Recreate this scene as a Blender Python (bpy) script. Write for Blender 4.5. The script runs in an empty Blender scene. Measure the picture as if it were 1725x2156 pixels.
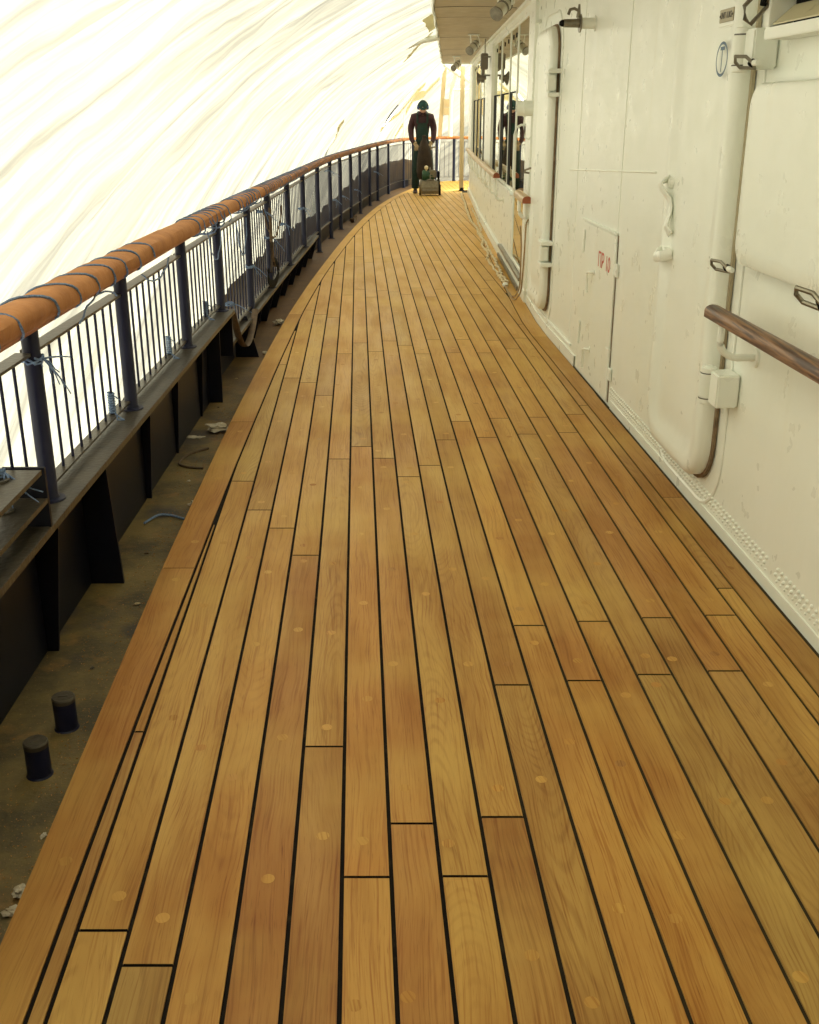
import bpy, bmesh, math, random
from mathutils import Vector, Matrix, noise
random.seed(7)
R = math.radians
sc = bpy.context.scene
C = sc.collection

# ------------------------------------------------------------------ camera
F = 2215.0 / 1725.0
PITCH = math.atan((1078 - 235) / 2215.0)
cam_d = bpy.data.cameras.new('camera')
cam = bpy.data.objects.new('camera', cam_d)
C.objects.link(cam)
cam.location = (0, 0, 1.55)
cam.rotation_euler = (R(90) - PITCH, 0, 0)
cam_d.sensor_fit = 'HORIZONTAL'
cam_d.sensor_width = 36.0
cam_d.lens = 36.0 * F
cam_d.clip_start = 0.05
cam_d.clip_end = 2000
sc.camera = cam

# ------------------------------------------------------------------ world, sun, exposure
SUN_EL, SUN_AZ = 48, -72          # azimuth measured from +Y towards +X (negative: port side)
w = bpy.data.worlds.new('World')
sc.world = w
w.use_nodes = True
nt = w.node_tree
nt.nodes.clear()
wo = nt.nodes.new('ShaderNodeOutputWorld')
bg = nt.nodes.new('ShaderNodeBackground')
sky = nt.nodes.new('ShaderNodeTexSky')
sky.sky_type = 'NISHITA'
sky.sun_disc = False
sky.sun_elevation = R(SUN_EL)
sky.sun_rotation = R(SUN_AZ)
sky.air_density = 1.6
sky.dust_density = 4.0
bg.inputs['Strength'].default_value = 0.15
nt.links.new(sky.outputs[0], bg.inputs['Color'])
nt.links.new(bg.outputs[0], wo.inputs[0])
sd = bpy.data.lights.new('sun', 'SUN')
sd.energy = 4.5
sd.angle = R(0.6)
sd.color = (1.0, 0.965, 0.88)
so = bpy.data.objects.new('sun', sd)
C.objects.link(so)
dirv = Vector((math.sin(R(SUN_AZ)) * math.cos(R(SUN_EL)), math.cos(R(SUN_AZ)) * math.cos(R(SUN_EL)), math.sin(R(SUN_EL))))
so.rotation_euler = dirv.to_track_quat('Z', 'Y').to_euler()
so.location = dirv * 60
sc.view_settings.view_transform = 'Standard'
sc.view_settings.look = 'None'
sc.view_settings.gamma = 1.0
sc.view_settings.use_curve_mapping = False
sc.view_settings.exposure = 2.5
sc.cycles.use_denoising = True
sc.cycles.max_bounces = 14
sc.cycles.diffuse_bounces = 7
sc.cycles.glossy_bounces = 4
sc.cycles.transmission_bounces = 8
sc.cycles.transparent_max_bounces = 8

# ------------------------------------------------------------------ mesh builder
class MB:
    def __init__(s):
        s.v, s.f, s.m, s.uv, s.col = [], [], [], {}, {}
    def quad(s, pts, mi=0):
        n = len(s.v); s.v += [Vector(p) for p in pts]
        s.f.append(tuple(range(n, n + len(pts)))); s.m.append(mi)
    def box(s, c, d, rot=None, mi=0):
        c = Vector(c); h = Vector(d) / 2
        n = len(s.v)
        for sx in (-1, 1):
            for sy in (-1, 1):
                for sz in (-1, 1):
                    p = Vector((sx * h.x, sy * h.y, sz * h.z))
                    if rot is not None: p = rot @ p
                    s.v.append(c + p)
        for q in ((0, 1, 3, 2), (4, 6, 7, 5), (0, 4, 5, 1), (2, 3, 7, 6), (0, 2, 6, 4), (1, 5, 7, 3)):
            s.f.append(tuple(n + i for i in q)); s.m.append(mi)
        return s
    def bbox(s, c, d, b=0.004, rot=None, mi=0):
        """box with chamfered edges"""
        bm = bmesh.new(); bmesh.ops.create_cube(bm, size=1)
        for v in bm.verts: v.co = Vector((v.co.x * d[0], v.co.y * d[1], v.co.z * d[2]))
        bmesh.ops.bevel(bm, geom=bm.edges[:], offset=b, segments=2, affect='EDGES')
        n = len(s.v)
        for v in bm.verts:
            p = v.co.copy()
            if rot is not None: p = rot @ p
            s.v.append(Vector(c) + p)
        bm.verts.index_update()
        for f in bm.faces: s.f.append(tuple(n + v.index for v in f.verts)); s.m.append(mi)
        bm.free(); return s
    def tube(s, path, r, seg=8, mi=0, ry=None, cap=True, up=Vector((0, 0, 1)), rot0=0.0):
        """sweep an ellipse (r wide, ry high) along path; r may be a list"""
        P = [Vector(p) for p in path]; n0 = len(s.v); k = len(P)
        for i, p in enumerate(P):
            t = (P[min(i + 1, k - 1)] - P[max(i - 1, 0)])
            if t.length < 1e-9: t = Vector((0, 0, 1))
            t.normalize()
            u = up if abs(t.dot(up)) < 0.96 else Vector((0, 1, 0))
            a = t.cross(u).normalized(); b = a.cross(t).normalized()
            rr = r[i] if isinstance(r, (list, tuple)) else r
            rb = (ry[i] if isinstance(ry, (list, tuple)) else ry) if ry is not None else rr
            for j in range(seg):
                th = 2 * math.pi * j / seg + rot0
                s.v.append(p + a * rr * math.cos(th) + b * rb * math.sin(th))
        for i in range(k - 1):
            for j in range(seg):
                a0 = n0 + i * seg + j; a1 = n0 + i * seg + (j + 1) % seg
                s.f.append((a0, a1, a1 + seg, a0 + seg)); s.m.append(mi)
        if cap:
            s.f.append(tuple(n0 + j for j in reversed(range(seg)))); s.m.append(mi)
            s.f.append(tuple(n0 + (k - 1) * seg + j for j in range(seg))); s.m.append(mi)
        return s
    def cyl(s, a, b, r, seg=16, mi=0, r2=None):
        return s.tube([a, b], [r, r if r2 is None else r2], seg, mi)
    def lathe(s, c, axis, prof, seg=20, mi=0):
        """prof: list of (distance along axis, radius)"""
        ax = Vector(axis).normalized(); u = Vector((0, 0, 1)) if abs(ax.z) < .9 else Vector((0, 1, 0))
        a = ax.cross(u).normalized(); b = a.cross(ax).normalized(); n0 = len(s.v)
        for h, r in prof:
            for j in range(seg):
                th = 2 * math.pi * j / seg
                s.v.append(Vector(c) + ax * h + (a * math.cos(th) + b * math.sin(th)) * r)
        for i in range(len(prof) - 1):
            for j in range(seg):
                a0 = n0 + i * seg + j; a1 = n0 + i * seg + (j + 1) % seg
                s.f.append((a0, a1, a1 + seg, a0 + seg)); s.m.append(mi)
        s.f.append(tuple(n0 + j for j in reversed(range(seg)))); s.m.append(mi)
        s.f.append(tuple(n0 + (len(prof) - 1) * seg + j for j in range(seg))); s.m.append(mi)
        return s
    def grid(s, fn, nu, nv, mi=0):
        n0 = len(s.v)
        for i in range(nu + 1):
            for j in range(nv + 1): s.v.append(Vector(fn(i / nu, j / nv)))
        for i in range(nu):
            for j in range(nv):
                a = n0 + i * (nv + 1) + j
                s.f.append((a, a + nv + 1, a + nv + 2, a + 1)); s.m.append(mi)
        return s
    def build(s, name, mats, parent=None, smooth=True, angle=35, recalc=True):
        me = bpy.data.meshes.new(name)
        if not isinstance(mats, (list, tuple)): mats = [mats]
        if parent is None:
            xs = [p.x for p in s.v]; ys = [p.y for p in s.v]; zs = [p.z for p in s.v]
            org = Vector(((min(xs) + max(xs)) / 2, (min(ys) + max(ys)) / 2, min(zs)))
        else:
            org = Vector((0, 0, 0)); q = parent
            while q is not None: org += q.location; q = q.parent
        me.from_pydata([tuple(p - org) for p in s.v], [], s.f)
        for m in mats: me.materials.append(m)
        for p, mi in zip(me.polygons, s.m): p.material_index = mi
        if recalc:
            bm = bmesh.new(); bm.from_mesh(me)
            bmesh.ops.recalc_face_normals(bm, faces=bm.faces[:]); bm.to_mesh(me); bm.free()
        me.update()
        if smooth:
            me.polygons.foreach_set('use_smooth', [True] * len(me.polygons))
            me.set_sharp_from_angle(angle=R(angle))
        o = bpy.data.objects.new(name, me); C.objects.link(o)
        if parent is None: o.location = org
        else: o.parent = parent
        return o

def tag(o, label=None, cat=None, group=None, kind=None):
    if label: o['label'] = label
    if cat: o['category'] = cat
    if group: o['group'] = group
    if kind: o['kind'] = kind
    return o
def thing(name, loc, label, cat, group=None):
    o = bpy.data.objects.new(name, None); C.objects.link(o); o.location = loc
    o.empty_display_size = .1
    return tag(o, label, cat, group)

# ------------------------------------------------------------------ materials
def mat(name, col, rough=.5, metal=0., spec=.5, noise_s=None, col2=None, bump=0., bump_s=30., ramp=(.35, .65), stretch=(1, 1, 1), coat=0.):
    m = bpy.data.materials.new(name); m.use_nodes = True
    n = m.node_tree.nodes; l = m.node_tree.links; p = n['Principled BSDF']
    p.inputs['Base Color'].default_value = (*col, 1); p.inputs['Roughness'].default_value = rough
    p.inputs['Metallic'].default_value = metal; p.inputs['Specular IOR Level'].default_value = spec
    p.inputs['Coat Weight'].default_value = coat
    tc = n.new('ShaderNodeTexCoord'); mp = n.new('ShaderNodeMapping'); mp.inputs['Scale'].default_value = stretch
    ge = n.new('ShaderNodeNewGeometry')
    l.new(ge.outputs['Position'], mp.inputs[0])
    if noise_s:
        t = n.new('ShaderNodeTexNoise'); t.inputs['Scale'].default_value = noise_s; t.inputs['Detail'].default_value = 6
        t.inputs['Roughness'].default_value = .6
        l.new(mp.outputs[0], t.inputs[0])
        r = n.new('ShaderNodeValToRGB'); r.color_ramp.elements[0].position = ramp[0]; r.color_ramp.elements[1].position = ramp[1]
        r.color_ramp.elements[0].color = (*col, 1); r.color_ramp.elements[1].color = (*(col2 or col), 1)
        l.new(t.outputs[0], r.inputs[0]); l.new(r.outputs[0], p.inputs['Base Color'])
    if bump:
        t = n.new('ShaderNodeTexNoise'); t.inputs['Scale'].default_value = bump_s; t.inputs['Detail'].default_value = 5
        l.new(mp.outputs[0], t.inputs[0])
        b = n.new('ShaderNodeBump'); b.inputs['Strength'].default_value = bump; b.inputs['Distance'].default_value = .01
        l.new(t.outputs[0], b.inputs['Height']); l.new(b.outputs[0], p.inputs['Normal'])
    return m

def paint_mat(name, col, col2, stain, rough=.38, bump=.25):
    """ship's enamel: slow tonal drift, faint vertical run-off stains, brushed lumps"""
    m = bpy.data.materials.new(name); m.use_nodes = True
    n = m.node_tree.nodes; l = m.node_tree.links; p = n['Principled BSDF']
    p.inputs['Roughness'].default_value = rough
    ge = n.new('ShaderNodeNewGeometry')
    def N(s, st, det=5):
        mp = n.new('ShaderNodeMapping'); mp.inputs['Scale'].default_value = st
        t = n.new('ShaderNodeTexNoise'); t.inputs['Scale'].default_value = s; t.inputs['Detail'].default_value = det
        l.new(ge.outputs['Position'], mp.inputs[0]); l.new(mp.outputs[0], t.inputs[0]); return t
    def ramp(t, a, b, ca, cb):
        r = n.new('ShaderNodeValToRGB'); r.color_ramp.elements[0].position = a; r.color_ramp.elements[1].position = b
        r.color_ramp.elements[0].color = ca; r.color_ramp.elements[1].color = cb
        l.new(t.outputs[0], r.inputs[0]); return r
    a = ramp(N(1.6, (1, 1, .6)), .35, .65, (*col, 1), (*col2, 1))
    b = ramp(N(14, (1, 1, .06)), .60, .80, (0, 0, 0, 1), (.3, .3, .3, 1))
    mx = n.new('ShaderNodeMix'); mx.data_type = 'RGBA'
    l.new(b.outputs[0], mx.inputs['Factor']); l.new(a.outputs[0], mx.inputs['A']); mx.inputs['B'].default_value = (*stain, 1)
    l.new(mx.outputs['Result'], p.inputs['Base Color'])
    rr = ramp(N(9, (1, 1, 1)), .3, .7, (rough - .08,) * 3 + (1,), (rough + .12,) * 3 + (1,))
    l.new(rr.outputs[0], p.inputs['Roughness'])
    t1 = N(5, (1, 1, 1), 3); t2 = N(70, (1, 1, .5), 4)
    ad = n.new('ShaderNodeMath'); ad.operation = 'MULTIPLY_ADD'; ad.inputs[1].default_value = .012
    l.new(t2.outputs[0], ad.inputs[0]); l.new(t1.outputs[0], ad.inputs[2])
    bp = n.new('ShaderNodeBump'); bp.inputs['Strength'].default_value = bump; bp.inputs['Distance'].default_value = .018
    l.new(ad.outputs[0], bp.inputs['Height']); l.new(bp.outputs[0], p.inputs['Normal'])
    return m

def teak_mat(name, attr=True, tone=(1, 1, 1), scale=1.0):
    m = bpy.data.materials.new(name); m.use_nodes = True
    n = m.node_tree.nodes; l = m.node_tree.links; p = n['Principled BSDF']
    def math_(op, a, b=None, c=None):
        x = n.new('ShaderNodeMath'); x.operation = op
        for i, v in enumerate((a, b, c)):
            if v is None: continue
            if isinstance(v, (int, float)): x.inputs[i].default_value = v
            else: l.new(v, x.inputs[i])
        return x.outputs[0]
    if attr:
        uv = n.new('ShaderNodeUVMap'); uv.uv_map = 'grain'
        at = n.new('ShaderNodeAttribute'); at.attribute_name = 'plank'
        sx = n.new('ShaderNodeSeparateXYZ'); l.new(uv.outputs[0], sx.inputs[0])
        U, V = sx.outputs[0], sx.outputs[1]
        sc_ = n.new('ShaderNodeSeparateColor'); l.new(at.outputs['Color'], sc_.inputs[0])
        r1, r2, r3 = sc_.outputs[0], sc_.outputs[1], sc_.outputs[2]
    else:
        tc = n.new('ShaderNodeTexCoord'); sx = n.new('ShaderNodeSeparateXYZ'); l.new(tc.outputs['Object'], sx.inputs[0])
        U = math_('ADD', sx.outputs[0], sx.outputs[2]); V = sx.outputs[1]
        v0 = n.new('ShaderNodeValue'); v0.outputs[0].default_value = .4
        r1 = r2 = r3 = v0.outputs[0]
    def vec(a, b, c):
        x = n.new('ShaderNodeCombineXYZ')
        for i, v in enumerate((a, b, c)):
            if isinstance(v, (int, float)): x.inputs[i].default_value = v
            else: l.new(v, x.inputs[i])
        return x.outputs[0]
    def noi(v, s, d=4, rg=.55):
        t = n.new('ShaderNodeTexNoise'); t.inputs['Scale'].default_value = s; t.inputs['Detail'].default_value = d; t.inputs['Roughness'].default_value = rg
        l.new(v, t.inputs[0]); return t.outputs[0]
    def ramp(f, *st):
        r = n.new('ShaderNodeValToRGB'); e = r.color_ramp.elements
        while len(e) < len(st): e.new(.5)
        for i, (pos, c) in enumerate(st): e[i].position = pos; e[i].color = (*c, 1)
        l.new(f, r.inputs[0]); return r.outputs[0]
    def mixc(f, a, b, mode='MIX'):
        x = n.new('ShaderNodeMix'); x.data_type = 'RGBA'; x.blend_type = mode
        for k, v in (('Factor', f), ('A', a), ('B', b)):
            if isinstance(v, (int, float)): x.inputs[k].default_value = v
            elif isinstance(v, tuple): x.inputs[k].default_value = (*v, 1)
            else: l.new(v, x.inputs[k])
        return x.outputs['Result']
    Z = math_('MULTIPLY', r1, 37.0)
    # gently wandering grain coordinate
    wob = noi(vec(math_('MULTIPLY', U, 3.0), math_('MULTIPLY', V, 1.3), Z), 1.0, 2)
    Uw = math_('MULTIPLY_ADD', math_('SUBTRACT', wob, .5), .075, U)
    fine = noi(vec(math_('MULTIPLY', Uw, 190.0 * scale), math_('MULTIPLY', V, 3.2), Z), 1.0, 3, .6)
    pore = noi(vec(math_('MULTIPLY', Uw, 420.0 * scale), math_('MULTIPLY', V, 14.0), Z), 1.0, 2, .6)
    # growth rings cut lengthwise: distance to a pith line that drifts along the board
    dep = math_('MULTIPLY_ADD', noi(vec(0.0, math_('MULTIPLY', V, .42), math_('ADD', Z, 3.0)), 1.0, 2, .4), .40, -.085)
    uo = math_('SUBTRACT', Uw, math_('MULTIPLY_ADD', r2, .16, -.08))
    rad = math_('SQRT', math_('ADD', math_('MULTIPLY', uo, uo), math_('MULTIPLY', dep, dep)))
    jit = noi(vec(math_('MULTIPLY', U, 22.0), math_('MULTIPLY', V, 5.0), Z), 1.0, 3)
    ring = math_('SINE', math_('MULTIPLY_ADD', rad, 1150.0, math_('MULTIPLY', jit, 3.5)))
    tone_n = noi(vec(math_('MULTIPLY', U, 7.0), math_('MULTIPLY', V, 1.1), Z), 1.0, 3)
    base = ramp(r1, (0, (.46, .225, .046)), (.22, (.54, .290, .058)), (.42, (.40, .180, .038)), (.60, (.55, .315, .070)), (.74, (.37, .180, .044)), (.88, (.43, .190, .036)), (1, (.52, .262, .050)))
    base = mixc(math_('MULTIPLY', math_('MULTIPLY', r3, r3), .60), base, (.38, .275, .078))
    dark = mixc(.999, base, (.62, .45, .33), 'MULTIPLY')
    c = mixc(ramp(tone_n, (.40, (0, 0, 0)), (.68, (.85, .85, .85))), base, dark)
    c = mixc(ramp(fine, (.50, (0, 0, 0)), (.66, (.85, .85, .85))), c, mixc(.999, c, (.66, .48, .34), 'MULTIPLY'))
    brk = noi(vec(math_('MULTIPLY', U, 30.0), math_('MULTIPLY', V, 2.0), math_('ADD', Z, 9.0)), 1.0, 3)
    fig = math_('MULTIPLY', math_('MULTIPLY', ramp(math_('MULTIPLY_ADD', ring, .5, .5), (.55, (0, 0, 0)), (.98, (1, 1, 1))), ramp(brk, (.38, (.1, .1, .1)), (.62, (1, 1, 1)))), math_('MULTIPLY_ADD', math_('MULTIPLY', r3, r3), .55, .12))
    c = mixc(fig, c, mixc(.999, c, (.52, .35, .24), 'MULTIPLY'))
    c = mixc(ramp(pore, (.60, (0, 0, 0)), (.74, (.7, .7, .7))), c, mixc(.999, c, (.50, .36, .27), 'MULTIPLY'))
    # sanding dust and water marks across planks
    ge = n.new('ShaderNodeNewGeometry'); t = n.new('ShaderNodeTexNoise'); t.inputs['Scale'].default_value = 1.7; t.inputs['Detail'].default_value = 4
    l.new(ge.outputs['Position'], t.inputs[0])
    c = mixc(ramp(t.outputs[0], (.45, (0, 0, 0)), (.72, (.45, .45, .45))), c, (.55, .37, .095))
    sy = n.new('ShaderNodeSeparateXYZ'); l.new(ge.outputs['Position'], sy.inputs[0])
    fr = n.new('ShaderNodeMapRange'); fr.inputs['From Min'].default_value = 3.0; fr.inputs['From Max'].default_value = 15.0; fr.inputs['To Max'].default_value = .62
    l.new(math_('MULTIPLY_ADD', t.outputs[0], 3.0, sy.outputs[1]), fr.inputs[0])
    if attr: c = mixc(fr.outputs[0], c, (.76, .455, .085))        # boards get paler towards the far end
    if tone != (1, 1, 1): c = mixc(.999, c, tone, 'MULTIPLY')
    l.new(c, p.inputs['Base Color'])
    p.inputs['Roughness'].default_value = .52
    l.new(ramp(tone_n, (.3, (.42,) * 3), (.7, (.60,) * 3)), p.inputs['Roughness'])
    p.inputs['Specular IOR Level'].default_value = .28
    bp = n.new('ShaderNodeBump'); bp.inputs['Strength'].default_value = .25; bp.inputs['Distance'].default_value = .001
    l.new(fine, bp.inputs['Height']); l.new(bp.outputs[0], p.inputs['Normal'])
    return m

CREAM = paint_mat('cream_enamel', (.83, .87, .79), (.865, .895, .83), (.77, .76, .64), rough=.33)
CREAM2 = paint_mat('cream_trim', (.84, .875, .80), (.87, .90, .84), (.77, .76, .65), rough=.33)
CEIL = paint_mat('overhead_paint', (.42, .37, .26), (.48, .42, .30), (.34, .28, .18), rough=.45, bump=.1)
NAVY = mat('navy_paint', (.009, .0105, .032), .42, spec=.28, noise_s=8, col2=(.013, .0145, .040), bump=.15, bump_s=25)
NAVY_D = mat('dark_navy_paint', (.0045, .005, .011), .42, spec=.25, noise_s=8, col2=(.008, .008, .016))
CHAR = mat('worn_charcoal_paint', (.044, .037, .027), .36, spec=.35, noise_s=7, col2=(.070, .058, .041), bump=.2, bump_s=60)
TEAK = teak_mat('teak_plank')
VARN = mat('varnished_teak', (.050, .017, .007), .42, noise_s=30, col2=(.25, .125, .055), ramp=(.40, .60), stretch=(3.2, .12, 3.2), bump=.3, coat=.12)
VARN_L = mat('pale_varnished_teak', (.42, .27, .11), .35, noise_s=22, col2=(.56, .40, .19), stretch=(2.2, .16, 2.2), bump=.1)
PINE = mat('raw_pine', (.42, .32, .17), .6, noise_s=5, col2=(.52, .41, .23), stretch=(6, 6, .5))
CAULK = mat('black_caulk', (.008, .006, .005), .85, spec=.12, noise_s=16, col2=(.035, .026, .014), ramp=(.55, .75), stretch=(3, 1, 1))
def dusty_caulk():
    m = CAULK.copy(); m.name = 'dusty_caulk'; n = m.node_tree.nodes; l = m.node_tree.links; p = n['Principled BSDF']
    old = p.inputs['Base Color'].links[0].from_socket
    ge = n.new('ShaderNodeNewGeometry'); sp = n.new('ShaderNodeSeparateXYZ'); l.new(ge.outputs['Position'], sp.inputs[0])
    t = n.new('ShaderNodeTexNoise'); t.inputs['Scale'].default_value = 1.3; l.new(ge.outputs['Position'], t.inputs[0])
    a = n.new('ShaderNodeMath'); a.operation = 'MULTIPLY_ADD'; a.inputs[1].default_value = .55; l.new(t.outputs[0], a.inputs[0]); l.new(sp.outputs[0], a.inputs[2])
    r = n.new('ShaderNodeMapRange'); r.inputs['From Min'].default_value = .38; r.inputs['From Max'].default_value = .85; r.inputs['To Max'].default_value = .6; l.new(a.outputs[0], r.inputs[0])
    x = n.new('ShaderNodeMix'); x.data_type = 'RGBA'; l.new(r.outputs[0], x.inputs['Factor']); l.new(old, x.inputs['A']); x.inputs['B'].default_value = (.062, .048, .026, 1)
    l.new(x.outputs['Result'], p.inputs['Base Color']); return m
CAULK_D = dusty_caulk()
FABRIC = mat('orange_cloth', (.48, .210, .068), .85, noise_s=9, col2=(.37, .150, .046), bump=.5, bump_s=45)
TWINE = mat('blue_twine', (.085, .135, .26), .8, noise_s=160, col2=(.20, .29, .45))
STEEL = mat('galvanised_steel', (.30, .28, .22), .35, metal=.85, noise_s=20, col2=(.20, .18, .14))
CHROME = mat('polished_steel', (.66, .64, .55), .30, metal=.35)
BLACK = mat('black_rubber', (.010, .010, .010), .8, spec=.1)
DARKM = mat('dark_gasket', (.13, .08, .045), .8, noise_s=20, col2=(.26, .19, .11))
def gasket_wear():
    m = DARKM.copy(); m.name = 'gasket_rusty_at_the_foot'; n = m.node_tree.nodes; l = m.node_tree.links; p = n['Principled BSDF']
    old = p.inputs['Base Color'].links[0].from_socket
    ge = n.new('ShaderNodeNewGeometry'); sp = n.new('ShaderNodeSeparateXYZ'); l.new(ge.outputs['Position'], sp.inputs[0])
    r = n.new('ShaderNodeMapRange'); r.inputs['From Min'].default_value = .35; r.inputs['From Max'].default_value = 1.15; l.new(sp.outputs[2], r.inputs[0])
    x = n.new('ShaderNodeMix'); x.data_type = 'RGBA'; l.new(r.outputs[0], x.inputs['Factor']); l.new(old, x.inputs['A']); x.inputs['B'].default_value = (.42, .37, .25, 1)
    l.new(x.outputs['Result'], p.inputs['Base Color']); return m
DARKW = gasket_wear()
RED = mat('red_lettering', (.50, .045, .02), .5)
BLUE = mat('blue_lettering', (.055, .12, .20), .5)
PAPER = mat('crumpled_paper', (.55, .50, .40), .8, noise_s=20, col2=(.40, .33, .22))
ROPE = mat('cream_rope', (.66, .56, .36), .85, noise_s=90, col2=(.70, .60, .38))
BROWNT = mat('brown_tarpaulin', (.055, .036, .018), .75, noise_s=6, col2=(.11, .07, .032), bump=.5, bump_s=9, stretch=(1, 1, .4))
STRAP = mat('brown_strap', (.13, .085, .045), .7, noise_s=25, col2=(.08, .05, .03))
CORD = mat('tan_cord', (.30, .21, .11), .85, noise_s=90, col2=(.45, .34, .20))
SPK = mat('grey_speaker', (.16, .135, .10), .5)
SKIN = mat('skin', (.55, .30, .20), .55)
WINE = mat('burgundy_wool', (.034, .012, .015), .9, noise_s=30, col2=(.050, .018, .020))
GREEN = mat('green_workwear', (.006, .022, .015), .85, noise_s=14, col2=(.010, .034, .022))
HAT = mat('teal_cap', (.008, .040, .036), .85)
MUFF = mat('blue_earmuff', (.02, .05, .20), .4)
GLOVE = mat('work_glove', (.34, .25, .13), .85)
BOOT = mat('dark_boot', (.05, .022, .015), .6)
BAG = mat('brown_dust_bag', (.022, .014, .008), .9, noise_s=8, col2=(.045, .028, .014), bump=.5, bump_s=14)
SAND_G = mat('sander_green', (.008, .065, .022), .5, noise_s=18, col2=(.03, .08, .035))
SAND_B = mat('dusty_grey_metal', (.15, .125, .075), .55, noise_s=22, col2=(.22, .185, .115), bump=.2)
PLAQ = mat('name_plate', (.36, .32, .22), .45, metal=.3)
INK = mat('plate_ink', (.07, .06, .045), .5)

def steel_deck_mat():
    m = bpy.data.materials.new('dusty_steel_deck'); m.use_nodes = True
    n = m.node_tree.nodes; l = m.node_tree.links; p = n['Principled BSDF']
    ge = n.new('ShaderNodeNewGeometry')
    def N(s, d, st=(1, 1, 1)):
        mp = n.new('ShaderNodeMapping'); mp.inputs['Scale'].default_value = st
        t = n.new('ShaderNodeTexNoise'); t.inputs['Scale'].default_value = s; t.inputs['Detail'].default_value = d; t.inputs['Roughness'].default_value = .65
        l.new(ge.outputs['Position'], mp.inputs[0]); l.new(mp.outputs[0], t.inputs[0]); return t.outputs[0]
    def ramp(f, a, b, ca, cb):
        r = n.new('ShaderNodeValToRGB'); r.color_ramp.elements[0].position = a; r.color_ramp.elements[1].position = b
        r.color_ramp.elements[0].color = (*ca, 1); r.color_ramp.elements[1].color = (*cb, 1); l.new(f, r.inputs[0]); return r.outputs[0]
    def mix(f, a, b):
        x = n.new('ShaderNodeMix'); x.data_type = 'RGBA'; l.new(f, x.inputs['Factor'])
        for k, v in (('A', a), ('B', b)):
            if isinstance(v, tuple): x.inputs[k].default_value = (*v, 1)
            else: l.new(v, x.inputs[k])
        return x.outputs['Result']
    c = ramp(N(3.2, 6), .40, .60, (.066, .050, .018), (.185, .130, .038))
    c = mix(ramp(N(9, 8), .55, .72, (0, 0, 0), (.8, .8, .8)), c, (.26, .135, .035))
    c = mix(ramp(N(140, 2), .64, .70, (0, 0, 0), (.9, .9, .9)), c, (.36, .19, .06))
    c = mix(ramp(N(2.1, 3), .56, .66, (0, 0, 0), (.85, .85, .85)), c, (.038, .033, .030))
    sp = n.new('ShaderNodeSeparateXYZ'); l.new(ge.outputs['Position'], sp.inputs[0])
    ad = n.new('ShaderNodeMath'); ad.operation = 'MULTIPLY_ADD'; ad.inputs[1].default_value = 4.0; l.new(N(1.5, 4), ad.inputs[0]); l.new(sp.outputs[1], ad.inputs[2])
    mr = n.new('ShaderNodeMapRange'); mr.inputs['From Min'].default_value = 7.0; mr.inputs['From Max'].default_value = 11.0; mr.inputs['To Max'].default_value = .75; l.new(ad.outputs[0], mr.inputs[0])
    c = mix(mr.outputs[0], c, (.150, .068, .022))                  # rusty stretch further along
    l.new(c, p.inputs['Base Color']); p.inputs['Roughness'].default_value = .62
    bp = n.new('ShaderNodeBump'); bp.inputs['Strength'].default_value = .35; bp.inputs['Distance'].default_value = .006
    l.new(N(60, 5), bp.inputs['Height']); l.new(bp.outputs[0], p.inputs['Normal'])
    return m
SDECK = steel_deck_mat()

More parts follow.
